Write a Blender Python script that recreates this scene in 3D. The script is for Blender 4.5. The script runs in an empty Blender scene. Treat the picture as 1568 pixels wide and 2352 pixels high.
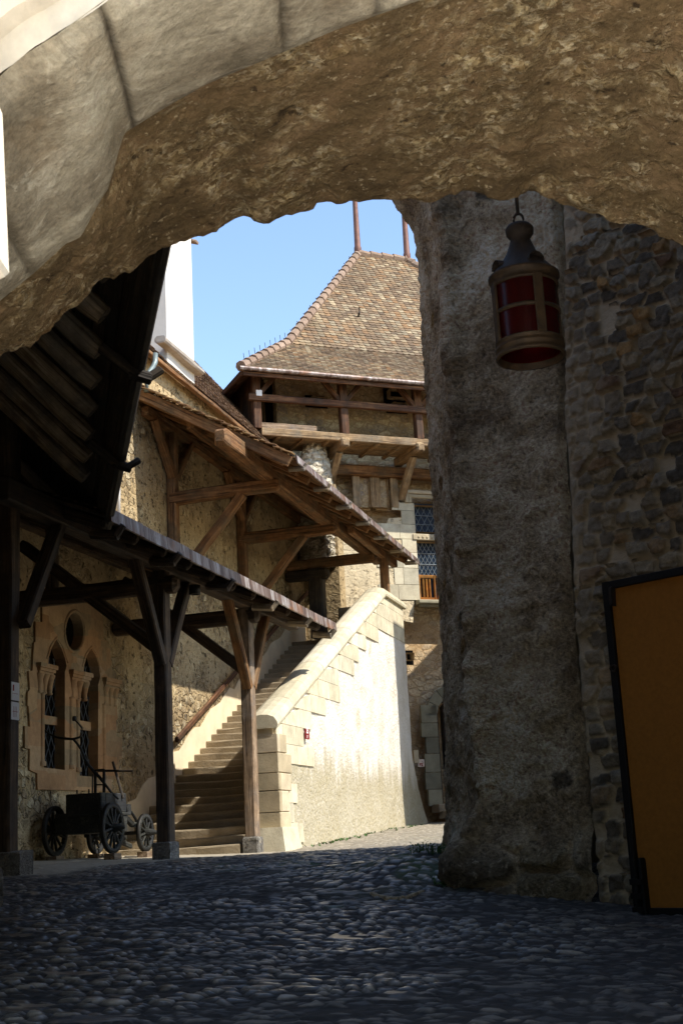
import bpy, math, random
import numpy as np
from mathutils import Vector, Matrix
from mathutils.geometry import delaunay_2d_cdt

random.seed(7); RNG = np.random.default_rng(7)
SC = bpy.context.scene; COL = SC.collection
R = math.radians

# ------------------------------------------------------------------ camera, sky, sun, exposure
PITCH, YAW, ROLL, FPX = R(13.88), R(14.93), R(-3.0), 3050.0
CM = Matrix.Rotation(YAW, 3, 'Z') @ Matrix.Rotation(math.pi/2+PITCH, 3, 'X') @ Matrix.Rotation(ROLL, 3, 'Z')
cam = bpy.data.cameras.new('camera'); cam.sensor_fit = 'HORIZONTAL'; cam.sensor_width = 24.0
cam.lens = FPX/1568*24.0; cam.clip_start = 0.1; cam.clip_end = 500
cam.dof.use_dof = True; cam.dof.focus_distance = 21.0; cam.dof.aperture_fstop = 16.0
camo = bpy.data.objects.new('camera', cam); COL.objects.link(camo)
camo.matrix_world = CM.to_4x4(); SC.camera = camo

SUN_AZ, SUN_EL = R(10), R(48)          # azimuth measured from +X towards -Y
SDIR = Vector((math.cos(SUN_AZ)*math.cos(SUN_EL), -math.sin(SUN_AZ)*math.cos(SUN_EL), math.sin(SUN_EL)))
sl = bpy.data.lights.new('sun', 'SUN'); sl.energy = 2.7; sl.angle = R(0.5); sl.color = (1.0, 0.95, 0.88)
so = bpy.data.objects.new('sun', sl); COL.objects.link(so)
so.rotation_euler = SDIR.to_track_quat('Z', 'Y').to_euler(); so.location = (20, -5, 30)
wd = bpy.data.worlds.new('World'); SC.world = wd; wd.use_nodes = True
wn = wd.node_tree.nodes; wn.clear()
sk = wn.new('ShaderNodeTexSky'); sk.sky_type = 'NISHITA'; sk.sun_disc = False
sk.sun_elevation = SUN_EL; sk.sun_rotation = R(100); sk.air_density = 1.0; sk.dust_density = 0.3; sk.ozone_density = 1.4
bg = wn.new('ShaderNodeBackground'); bg.inputs[1].default_value = 0.125
wo = wn.new('ShaderNodeOutputWorld')
wd.node_tree.links.new(sk.outputs[0], bg.inputs[0]); wd.node_tree.links.new(bg.outputs[0], wo.inputs[0])
vs = SC.view_settings; vs.view_transform = 'Standard'; vs.look = 'None'; vs.exposure = 1.42; vs.gamma = 1.0; vs.use_curve_mapping = False
SC.cycles.max_bounces = 10; SC.cycles.diffuse_bounces = 6; SC.cycles.sample_clamp_indirect = 6

# ------------------------------------------------------------------ measuring the place: rays of the surveyed photo onto real planes
def ray(x, y): return CM @ Vector((x-784, 1176-y, -FPX))
FW = Vector((-math.sin(YAW), math.cos(YAW), 0))
def P(x, y, X=None, Y=None, Z=None):
    r = ray(x, y)
    t = X/r.x if X is not None else Y/r.y if Y is not None else Z/r.z
    return r*t
def PH(x, y, H):
    r = ray(x, y); return r*(H/r.dot(FW))
def PL(x, y, p0, n):
    r = ray(x, y); return r*(Vector(p0).dot(n)/r.dot(n))

# ------------------------------------------------------------------ numpy noise
def _hash(ix, iy, iz, seed):
    h = (ix.astype(np.int64)*374761393 + iy.astype(np.int64)*668265263 + iz.astype(np.int64)*2147483647 + seed*144665) & 0xffffffff
    h = ((h ^ (h >> 13))*1274126177) & 0xffffffff
    h = ((h ^ (h >> 16))*2246822519) & 0xffffffff
    return ((h ^ (h >> 15)) & 0xffffff)/float(0xffffff)
def vnoise(p, seed=0):
    i = np.floor(p).astype(np.int64); f = p-i; f = f*f*(3-2*f); out = 0
    for dx in (0, 1):
        for dy in (0, 1):
            for dz in (0, 1):
                w = (f[:, 0] if dx else 1-f[:, 0])*(f[:, 1] if dy else 1-f[:, 1])*(f[:, 2] if dz else 1-f[:, 2])
                out = out+w*_hash(i[:, 0]+dx, i[:, 1]+dy, i[:, 2]+dz, seed)
    return out*2-1
def fbm(p, octv=4, seed=0, gain=.5):
    p = np.asarray(p, float); a = 1; s = 0; t = 0
    for k in range(octv):
        s = s+a*vnoise(p*(2.03**k)+k*17.3, seed+k); t += a; a *= gain
    return s/t
def worley(u, v, seed=0, jit=.85):
    iu = np.floor(u).astype(np.int64); iv = np.floor(v).astype(np.int64)
    f1 = np.full(u.shape, 9.); f2 = np.full(u.shape, 9.); cid = np.zeros(u.shape); z = np.zeros_like(iu)
    for du in (-1, 0, 1):
        for dv in (-1, 0, 1):
            a = iu+du; b = iv+dv
            px = a+.5+jit*(_hash(a, b, z, seed)-.5); py = b+.5+jit*(_hash(a, b, z+1, seed)-.5)
            d = np.hypot(u-px, v-py); c = _hash(a, b, z+2, seed); m = d < f1
            f2 = np.where(m, f1, np.minimum(f2, d)); cid = np.where(m, c, cid); f1 = np.where(m, d, f1)
    return f1, f2, cid
def sstep(a, b, x):
    t = np.clip((x-a)/(b-a), 0, 1); return t*t*(3-2*t)

# ------------------------------------------------------------------ materials
def lin(h):
    c = [int(h[i:i+2], 16)/255 for i in (0, 2, 4)]
    return tuple((x/12.92 if x <= .04045 else ((x+.055)/1.055)**2.4) for x in c)+(1,)
class NT:
    def __init__(s, name):
        s.m = bpy.data.materials.new(name); s.m.use_nodes = True; s.t = s.m.node_tree
        s.b = s.t.nodes['Principled BSDF']; s.out = s.t.nodes['Material Output']
    def n(s, typ, ins=None, **kw):
        nd = s.t.nodes.new('ShaderNode'+typ)
        for k, v in kw.items(): setattr(nd, k, v)
        for k, v in (ins or {}).items(): s.set(nd.inputs[k], v)
        return nd
    def set(s, sock, v):
        if isinstance(v, bpy.types.NodeSocket): s.t.links.new(v, sock)
        elif isinstance(v, bpy.types.Node): s.t.links.new(v.outputs[0], sock)
        else: sock.default_value = v
    def math(s, op, a, b=0.0, clamp=False):
        return s.n('Math', {0: a, 1: b}, operation=op, use_clamp=clamp).outputs[0]
    def mix(s, f, a, b, mode='MIX'):
        nd = s.n('MixRGB', {0: f, 1: a, 2: b}, blend_type=mode); return nd.outputs[0]
    def noise(s, vec, scale, detail=5, rough=.55, dist=0.0):
        return s.n('TexNoise', {'Vector': vec, 'Scale': scale, 'Detail': detail, 'Roughness': rough, 'Distortion': dist}).outputs[0]
    def ramp(s, f, stops):
        nd = s.n('ValToRGB', {0: f}); cr = nd.color_ramp
        while len(cr.elements) < len(stops): cr.elements.new(.5)
        for e, (p, c) in zip(cr.elements, stops):
            e.position = p; e.color = c if isinstance(c, tuple) else (c, c, c, 1)
        return nd.outputs[0]
    def mapped(s, vec, sc): return s.n('Mapping', {'Vector': vec, 'Scale': sc}).outputs[0]
    def obj(s): return s.n('NewGeometry').outputs['Position']
    def attr(s, a): return s.n('Attribute', attribute_name=a)
    def isl(s): return s.n('NewGeometry').outputs['Random Per Island']
    def bump(s, h, strength=.5, dist=.02):
        s.set(s.b.inputs['Normal'], s.n('Bump', {'Height': h, 'Strength': strength, 'Distance': dist}).outputs[0])
    def fin(s, col, rough=.85, spec=.3, metal=0.0):
        s.set(s.b.inputs['Base Color'], col); s.set(s.b.inputs['Roughness'], rough)
        s.b.inputs['Specular IOR Level'].default_value = spec; s.b.inputs['Metallic'].default_value = metal
        return s.m

def mat_plain(name, c, rough=.8, spec=.3, metal=0, var=.25, scale=6):
    t = NT(name); v = t.noise(t.obj(), scale, 6)
    c = lin(c) if isinstance(c, str) else c
    col = t.mix(t.ramp(v, [(.3, 0.), (.7, 1.)]), tuple(x*(1-var) for x in c[:3])+(1,), tuple(min(1, x*(1+var)) for x in c[:3])+(1,))
    t.bump(t.noise(t.obj(), scale*6, 4), .3, .01)
    return t.fin(col, rough, spec, metal)
def mat_wood(name, c1, c2, c3, rough=.75):
    t = NT(name); g = t.attr('g').outputs['Vector']
    gr = t.noise(t.mapped(g, (1.2, 26, 26)), 1.0, 6, .6, .8)
    big = t.noise(t.mapped(g, (.7, 5, 5)), 1.0, 4)
    col = t.ramp(t.math('ADD', t.math('MULTIPLY', gr, .65), t.math('MULTIPLY', big, .35)), [(.36, lin(c1)), (.5, lin(c2)), (.64, lin(c3))])
    crack = t.ramp(t.noise(t.mapped(g, (.5, 16, 16)), 1.3, 3, .5, .4), [(.36, 0.), (.41, 1.)])
    col = t.mix(1.0, col, t.mix(crack, (.4, .37, .35, 1), (1, 1, 1, 1)), 'MULTIPLY')
    col = t.mix(1.0, col, t.ramp(t.isl(), [(0., .72), (1., 1.25)]), 'MULTIPLY')
    o = t.obj(); wz = t.noise(o, 1.8, 6, .65); g1 = lin(c2); gy = (g1[0]*.45+g1[1]*.45, g1[1]*.95, g1[2]*1.35, 1)
    col = t.mix(t.ramp(wz, [(.45, 0.), (.62, .75)]), col, gy)
    col = t.mix(1.0, col, t.ramp(t.noise(o, 5, 5, .7), [(.3, .6), (.65, 1.2)]), 'MULTIPLY')
    t.bump(t.math('ADD', gr, t.math('MULTIPLY', crack, .7)), .65, .012)
    return t.fin(col, rough, .25)
def mat_rubble(name, stones, mortar, scale=3.0, flat=1.5, mw=.08, cover=.3, plaster=None, csc=.5, bump=.8, warp=.35, dirt=None, pit=.5):
    t = NT(name); o = t.obj()
    wv = t.n('TexNoise', {'Vector': o, 'Scale': 1.6, 'Detail': 4}).outputs['Color']
    vec = t.n('VectorMath', {0: o, 1: t.n('VectorMath', {0: wv, 'Scale': warp}, operation='SCALE').outputs[0]}, operation='ADD').outputs[0]
    vec = t.mapped(vec, (1, 1, flat))
    v1 = t.n('TexVoronoi', {'Vector': vec, 'Scale': scale})
    ve = t.n('TexVoronoi', {'Vector': vec, 'Scale': scale}, feature='DISTANCE_TO_EDGE')
    rnd = t.n('SeparateColor', {0: v1.outputs['Color']}).outputs[0]
    k = len(stones); sc = t.ramp(rnd, [(i/max(1, k-1), lin(c)) for i, c in enumerate(stones)])
    fine = t.noise(o, 14, 8, .65)
    sc = t.mix(.55, sc, t.ramp(fine, [(.3, lin('2a2722')), (.7, lin('ffffff'))]), 'OVERLAY')
    mcol = t.mix(t.noise(o, 5, 6), tuple(x*.75 for x in lin(mortar)[:3])+(1,), lin(mortar))
    edge = t.math('ADD', ve.outputs['Distance'], t.math('MULTIPLY', t.math('SUBTRACT', fine, .5), .12))
    mask = t.ramp(edge, [(mw*.5, 0.), (mw*1.6, 1.)])
    cov = t.ramp(t.noise(o, csc, 6, .6, .3), [(.5-cover*.35, 1.), (.62-cover*.35+.05, 0.)]) if cover <= 1 else 1.0
    cov = t.math('SUBTRACT', 1.0, cov)
    # cov = 1 where plaster hides the stones
    mask2 = t.math('MULTIPLY', mask, t.math('SUBTRACT', 1.0, t.math('MULTIPLY', cov, .85)))
    pl = lin(plaster or mortar)
    pcol = t.mix(t.ramp(t.noise(o, 2.2, 9, .65), [(.3, 0.), (.7, 1.)]), tuple(x*.72 for x in pl[:3])+(1,), pl)
    base = t.mix(cov, mcol, pcol)
    col = t.mix(mask2, base, sc)
    if dirt:
        col = t.mix(t.ramp(t.noise(o, .9, 7, .7), [(.52, 0.), (.68, dirt[1])]), col, lin(dirt[0]))
    pn_ = t.noise(o, 9, 5, .65, .5); pits = t.ramp(pn_, [(.34, 1.), (.42, 0.)])
    col = t.mix(t.math('MULTIPLY', pits, pit), col, lin('2e261c'))
    pale_ = t.ramp(t.noise(o, 7, 6, .7), [(.58, 0.), (.66, pit*.6)]); col = t.mix(pale_, col, lin('cdb994'))
    h = t.math('SUBTRACT', t.math('ADD', t.math('MULTIPLY', mask2, .6), t.math('MULTIPLY', fine, .55)), t.math('MULTIPLY', pits, .5))
    t.bump(h, bump, .06)
    return t.fin(col, .92, .15)
def mat_tile(name, cols, moss=None):
    t = NT(name); r = t.isl()
    col = t.ramp(r, [(i/(len(cols)-1), lin(c)) for i, c in enumerate(cols)])
    col.node.color_ramp.interpolation = 'LINEAR'
    o = t.obj(); big = t.noise(o, .55, 5, .6)
    col = t.mix(t.ramp(big, [(.42, 0.), (.62, .55)]), col, lin(cols[0]))
    fine = t.noise(o, 9, 7, .7)
    col = t.mix(.6, col, t.ramp(fine, [(.28, .25), (.7, .8)]), 'OVERLAY')
    if moss: col = t.mix(t.ramp(t.noise(o, 3.2, 7, .7), [(.56, 0.), (.68, .7)]), col, lin(moss))
    t.bump(fine, .35, .01)
    return t.fin(col, .9, .2)

M = {}
M['rafter_wood'] = mat_wood('old rafter timber', '4a3c2c', '7d6a50', 'a8957a')
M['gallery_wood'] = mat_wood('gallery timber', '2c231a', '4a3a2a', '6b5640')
M['lit_wood'] = mat_wood('sunlit weathered timber', '4f3f2f', '806a52', 'a8927a')
M['canopy_wood'] = mat_wood('brown timber', '4a3018', '7a5533', '9c7650')
M['dark_wood'] = mat_wood('dark roof timber', '241d15', '3b3125', '594c3b')
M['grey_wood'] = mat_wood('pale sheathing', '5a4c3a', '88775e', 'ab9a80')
M['tower_wood'] = mat_wood('red brown timber', '34200f', '573722', '85603f')
M['plank'] = mat_wood('tan planks', '66503a', '8f7553', 'b39b78')
M['door_wood'] = mat_wood('oak panel', '6d3d12', '9a5c1e', 'c07c30')
M['cart_wood'] = mat_wood('grey painted timber', '1b1b17', '2a2a25', '44443c')
M['house_wall'] = mat_rubble('house rubble plaster', ['77664f', 'b29d7b', '655744', 'd4c39f', '574b3d'], 'a8916b', 5.2, 1.3, .09, .38, 'c2aa80', .7, 1.3, .4, ('6b583d', .6), .75)
M['house_white'] = mat_plain('pale stair plaster', 'd8c8a8', .9, .1, 0, .12, 3)
M['tower_wall'] = mat_rubble('tower rubble', ['a48e70', 'cbb795', '918274', 'dac5a0', 'b79b78'], 'c2aa84', 3.4, 1.7, .06, .2, 'b4946a', .6, .7, .3, ('5b4733', .3), .25)
M['far_plaster'] = mat_rubble('cream worn plaster', ['c9b48c', 'b5a27e', 'd8c7a2'], 'd6c3a0', 3.0, 1.5, .08, .6, 'dccaa6', .8, .8, .3)
M['ashlar'] = None
def mat_ashlar(name, cols, bump=.35):
    t = NT(name); o = t.obj()
    col = t.ramp(t.isl(), [(i/(len(cols)-1), lin(c)) for i, c in enumerate(cols)])
    n = t.noise(o, 3.5, 8, .6); col = t.mix(.5, col, t.ramp(n, [(.3, .3), (.7, .72)]), 'OVERLAY')
    sp = t.ramp(t.noise(o, 60, 3, .6), [(.36, .55), (.42, 1.)]); col = t.mix(.5, col, sp, 'MULTIPLY')
    t.bump(t.math('ADD', t.noise(o, 24, 6), t.math('MULTIPLY', sp, .4)), bump, .012)
    return t.fin(col, .9, .15)
M['ashlar'] = mat_ashlar('cream ashlar', ['beb294', 'cdc2a6', 'b3a98e', 'd5cbb0', 'a9a18a'])
M['green_ashlar'] = mat_ashlar('greenish sandstone', ['77735f', '8a8570', '979078', '6b6858'])
def mat_windowstone():
    t = NT('warm window stone'); o = t.obj()
    v = t.n('TexVoronoi', {'Vector': t.mapped(o, (.6, 1.3, 3.0)), 'Scale': 1.0}, distance='CHEBYCHEV'); rn = t.n('SeparateColor', {0: v.outputs['Color']}).outputs[0]
    col = t.ramp(rn, [(0., lin('8a6a4a')), (.3, lin('a07c58')), (.55, lin('867459')), (.8, lin('a88964')), (1., lin('98836a'))])
    col = t.mix(.5, col, t.ramp(t.noise(o, 8, 8, .65), [(.3, .3), (.7, .72)]), 'OVERLAY')
    t.bump(t.noise(o, 30, 6), .4, .01); return t.fin(col, .9, .15)
M['pink_stone'] = mat_windowstone()
M['molasse'] = mat_ashlar('window ashlar', ['a6977a', 'b7a88a', 'c2b296'])
M['grey_block'] = mat_rubble('granite block', ['77736b', '8d8880', '5e5b55'], '8a857b', 30, 1, .05, .3, '8a857b', 2, 1.0, .1)
M['step_stone'] = mat_ashlar('worn step stone', ['9a8b72', 'ab9b80', '8d7f68', 'b6a688'], .7)
def mat_white_wall():
    t = NT('white stair plaster'); o = t.obj(); z = t.n('SeparateXYZ', {0: o}).outputs[2]
    n = t.noise(o, 2.0, 8, .62); f = t.noise(o, 18, 6, .6)
    col = t.mix(t.ramp(n, [(.3, 0.), (.62, 1.)]), lin('c9bfab'), lin('dcd5c8'))
    st = t.noise(t.mapped(o, (1, 2.2, .5)), 1.6, 7, .65)
    low = t.math('SUBTRACT', t.math('ADD', 1.15, t.math('MULTIPLY', st, 1.5)), t.math('MULTIPLY', z, .75))
    col = t.mix(t.math('MULTIPLY', t.ramp(low, [(.55, 0.), (2.1, .85)]), t.ramp(f, [(.3, .55), (.7, 1.)])), col, lin('94875f'))
    pt = t.ramp(t.noise(o, 1.1, 4, .5, .6), [(.70, 0.), (.73, .5)]); col = t.mix(pt, col, lin('b8a585'))
    t.bump(t.math('ADD', f, t.math('MULTIPLY', n, 1.4)), .9, .05)
    return t.fin(col, .92, .1)
M['white_wall'] = mat_white_wall()
M['chimney_white'] = mat_plain('white chimney render', 'd6d0c4', .9, .1, 0, .12, 1.2)
M['tower_tile'] = mat_tile('tower tiles', ['5e4f3f', '7a6650', '6f5b46', '8c765a', '886848', '80745f', '9f8d70', '7c6a50'])
M['brown_tile'] = mat_tile('old brown tiles', ['4d3a2c', '66503c', '7a5f47', '5b4737', '8a6d50'], '6d6248')
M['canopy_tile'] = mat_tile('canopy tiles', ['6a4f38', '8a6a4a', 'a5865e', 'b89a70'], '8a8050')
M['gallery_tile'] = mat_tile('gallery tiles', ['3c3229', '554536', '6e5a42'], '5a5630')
M['ridge_tile'] = mat_tile('ridge tiles', ['7d6858', '8b7562', '978270', '74614f'])
def mat_copper():
    t = NT('rusted copper gutter'); o = t.obj()
    s = t.noise(t.mapped(o, (1, 1.5, .25)), 3.0, 9, .75, .6); p = t.noise(o, 2.5, 5)
    col = t.ramp(s, [(.34, lin('42302a')), (.46, lin('5f4c42')), (.54, lin('84766e')), (.64, lin('aaa6a2'))])
    col = t.mix(t.ramp(p, [(.55, 0.), (.68, .6)]), col, lin('8a5526'))
    return t.fin(col, .55, .5, .25)
M['copper'] = mat_copper()
M['iron'] = mat_plain('dark iron', '2b2926', .55, .5, .6)
M['spire'] = mat_plain('rust brown metal', '6d4a3c', .6, .4, .2)
M['lead'] = mat_plain('lead pipe', '76807c', .5, .4, .4)
M['dark_lead'] = mat_plain('dark lead lattice', '4c4f4f', .6, .4, .3)
M['mesh_lead'] = mat_plain('lead lattice', '8d9496', .5, .5, .5)
M['brass'] = mat_plain('tarnished brass', '3a2b1a', .65, .4, .3, .45, 18)
M['cap_metal'] = mat_plain('blackened metal', '2b2118', .75, .4, .2, .3, 14)
M['black_frame'] = mat_plain('black steel frame', '14110e', .6, .3, .2)
M['mdf'] = mat_plain('orange brown board', '8c5a22', .85, .15, 0, .1, 30)
M['mortar_grey'] = mat_plain('grey mortar', 'a59c90', .9, .1, 0, .2, 4)
M['rock_white'] = mat_rubble('pale broken masonry', ['cfc5b0', 'b9ad96', 'ded6c4'], 'c9bda2', 4.5, 1.6, .1, .2, 'd0c5ae', .8, 1.3, .3)
M['shade_black'] = mat_plain('painted interior shade', '0c0a08', .95, .05)
M['sign_red'] = mat_plain('maroon sign', '7d1f22', .5, .4, 0, .04)
M['sign_cream'] = mat_plain('cream sign', 'd9c6b4', .6, .3, 0, .04)
M['white_paint'] = mat_plain('white print', 'e9e4dd', .6, .2, 0, .02)
M['red_paint'] = mat_plain('red print', '8a2420', .6, .2, 0, .02)
M['paper'] = mat_plain('white paper notice', 'd5d5d5', .7, .2, 0, .03)
M['leaf'] = mat_plain('small green leaves', '35561a', .6, .3, 0, .4, 30)
def mat_glass(name, c, rough):
    t = NT(name); n = t.n('NewGeometry').outputs['Position']
    t.bump(t.noise(n, 6, 2), .25, .02)
    return t.fin(lin(c), rough, .35)
M['dark_glass'] = mat_glass('leaded dark glass', '060708', .2)
M['blue_glass'] = mat_glass('leaded blue glass', '23313f', .1)
def mat_redglass():
    t = NT('red lantern glass'); n = t.noise(t.obj(), 20, 4)
    col = t.mix(n, lin('2a0605'), lin('480c09'))
    tr = t.n('BsdfTranslucent', {0: lin('6a0a08')}); t.fin(col, .25, .5)
    mx = t.n('MixShader', {0: .55, 1: t.b.outputs[0], 2: tr.outputs[0]})
    t.t.links.new(mx.outputs[0], t.out.inputs[0]); return t.m
M['red_glass'] = mat_redglass()

# grids with their own height, stone id and mortar mask
def mat_soffit():
    t = NT('rough vault mortar'); o = t.obj(); ro = t.n('Mapping', {'Vector': o, 'Rotation': (0, 0, R(35))}).outputs[0]
    st = t.noise(t.mapped(ro, (1, 4, 3)), 2.2, 6, .6, .3); n = t.noise(o, 3.4, 6, .6); gr = t.noise(o, 55, 5, .7)
    col = t.ramp(t.math('ADD', t.math('MULTIPLY', n, .5), t.math('MULTIPLY', st, .5)), [(.34, lin('67563f')), (.47, lin('7e694b')), (.57, lin('927858')), (.7, lin('ab916c'))])
    v = t.n('TexVoronoi', {'Vector': t.n('VectorMath', {0: o, 1: t.n('VectorMath', {0: t.n('TexNoise', {'Vector': o, 'Scale': 14}).outputs['Color'], 'Scale': .09}, operation='SCALE').outputs[0]}, operation='ADD').outputs[0], 'Scale': 58})
    rn = t.n('SeparateColor', {0: v.outputs['Color']}).outputs[0]
    sc = t.ramp(rn, [(0., lin('7d6644')), (.35, lin('b59b70')), (.7, lin('d6bf92')), (1., lin('ead8b4'))])
    patch = t.math('MULTIPLY', t.ramp(t.math('ADD', t.math('MULTIPLY', t.noise(o, 2.6, 5, .6), .6), t.math('MULTIPLY', st, .4)), [(.46, 0.), (.56, 1.)]), t.ramp(t.noise(o, 12, 6, .7), [(.42, 0.), (.58, 1.)]))
    col = t.mix(t.math('MULTIPLY', patch, .95), col, sc)
    spk = t.ramp(t.noise(o, 38, 3, .6), [(.62, 0.), (.68, .75)]); col = t.mix(spk, col, lin('cdb995'))
    col = t.mix(t.ramp(t.noise(o, 13, 4, .6), [(.30, .8), (.36, 0.)]), col, lin('3a2e22'))
    col = t.mix(t.ramp(t.noise(o, 2.1, 5, .6), [(.64, 0.), (.72, .5)]), col, lin('80552c'))
    col = t.mix(.45, col, t.ramp(gr, [(.3, .2), (.7, .8)]), 'OVERLAY')
    t.bump(t.math('ADD', t.math('MULTIPLY', gr, .7), t.math('ADD', t.math('MULTIPLY', t.noise(o, 24, 7, .7), .8), t.math('MULTIPLY', patch, .5))), 1.0, .025)
    return t.fin(col, .95, .1)
M['soffit'] = mat_soffit()
def mat_dressed():
    t = NT('dressed arch stone'); o = t.obj(); n = t.noise(o, 2.2, 9, .66, .6); a = t.attr('mask').outputs['Fac']
    col = t.ramp(n, [(.34, lin('7a705e')), (.46, lin('998d78')), (.54, lin('ada28c')), (.66, lin('c8bda6'))])
    p = t.noise(o, 5, 7, .7, 1.0); col = t.mix(t.ramp(p, [(.33, .45), (.41, 0.)]), col, lin('5d5342')); col = t.mix(t.ramp(p, [(.56, 0.), (.62, .6)]), col, lin('cfc4ae'))
    col = t.mix(t.ramp(t.noise(o, 1.3, 6, .6), [(.56, 0.), (.7, .5)]), col, lin('8a6a40'))
    col = t.mix(.5, col, t.ramp(t.noise(o, 45, 5, .7), [(.3, .25), (.7, .78)]), 'OVERLAY')
    col = t.mix(t.math('MULTIPLY', a, .8), col, lin('3d3428'))
    t.bump(t.math('ADD', t.noise(o, 20, 7, .65), p), .7, .03); return t.fin(col, .93, .12)
M['dressed'] = mat_dressed()
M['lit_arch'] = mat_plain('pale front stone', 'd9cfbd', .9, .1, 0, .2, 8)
def mat_pier():
    t = NT('pier roughcast'); o = t.obj(); m = t.attr('mask').outputs['Fac']; c = t.attr('cid').outputs['Fac']
    n = t.noise(o, 1.3, 9, .66); f = t.noise(o, 30, 7, .7)
    col = t.ramp(n, [(.36, lin('867259')), (.46, lin('b09a79')), (.55, lin('cfba98')), (.66, lin('e8d8ba'))])
    sc = t.ramp(c, [(0., lin('615646')), (.3, lin('6f6350')), (.5, lin('80704f')), (.75, lin('9a7a48')), (1., lin('6b4c38'))])
    col = t.mix(m, col, sc)
    col = t.mix(.75, col, t.ramp(f, [(.32, .12), (.68, .85)]), 'OVERLAY')
    p2 = t.noise(o, 15, 6, .7); col = t.mix(t.ramp(p2, [(.33, .45), (.42, 0.)]), col, lin('3a342c')); col = t.mix(t.ramp(p2, [(.58, 0.), (.66, .5)]), col, lin('d8c8ac'))
    t.bump(t.math('ADD', f, t.math('MULTIPLY', p2, 1.5)), 1.0, .05); return t.fin(col, .95, .1)
M['pier'] = mat_pier()
def mat_rwall():
    t = NT('dark rubble courses'); o = t.obj(); m = t.attr('mask').outputs['Fac']; c = t.attr('cid').outputs['Fac']
    f = t.noise(o, 22, 8, .7); n = t.noise(o, 2.4, 6)
    sc = t.ramp(c, [(0., lin('443d33')), (.25, lin('574d3f')), (.5, lin('6a5e4c')), (.7, lin('837359')), (.85, lin('6e675a')), (.93, lin('8a6a40')), (1., lin('57402f'))])
    sc = t.mix(.7, sc, t.ramp(f, [(.3, .12), (.7, .85)]), 'OVERLAY')
    mo = t.mix(n, lin('8a7a60'), lin('b5a387'))
    col = t.mix(m, mo, sc)
    t.bump(f, .9, .02); return t.fin(col, .9, .2)
M['rwall'] = mat_rwall()
def mat_ground():
    t = NT('cobbles'); o = t.obj(); m = t.attr('mask').outputs['Fac']; c = t.attr('cid').outputs['Fac']; g = t.attr('grass').outputs['Fac']
    f = t.noise(o, 40, 6, .65)
    sc = t.ramp(c, [(0., lin('2b2824')), (.4, lin('45413b')), (.7, lin('625c52')), (.9, lin('857b6c')), (1., lin('a39783'))])
    sc = t.mix(.5, sc, t.ramp(f, [(.3, .2), (.7, .75)]), 'OVERLAY')
    col = t.mix(m, t.mix(f, lin('151310'), lin('332d26')), sc)
    gm = t.math('MULTIPLY', g, t.math('SUBTRACT', 1.0, t.math('MULTIPLY', m, .8)))
    col = t.mix(gm, col, lin('3d4f22'))
    pale = t.attr('pale').outputs['Fac']; col = t.mix(pale, col, lin('b3a78f'))
    rg = t.math('SUBTRACT', .9, t.math('MULTIPLY', m, .60))
    rg = t.math('ADD', rg, t.math('MULTIPLY', pale, .35), True)
    t.bump(f, .35, .006); return t.fin(col, rg, .5)
M['ground'] = mat_ground()
M['earth'] = mat_plain('courtyard earth', '8a7c68', .95, .1, 0, .2, 3)
M['building'] = mat_plain('plain rendered wall', 'c0ab86', .95, .1, 0, .15, 1)
M['bounce_render'] = mat_plain('pale bounce render', 'e2dccf', .95, .1, 0, .1, 1)

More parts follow.
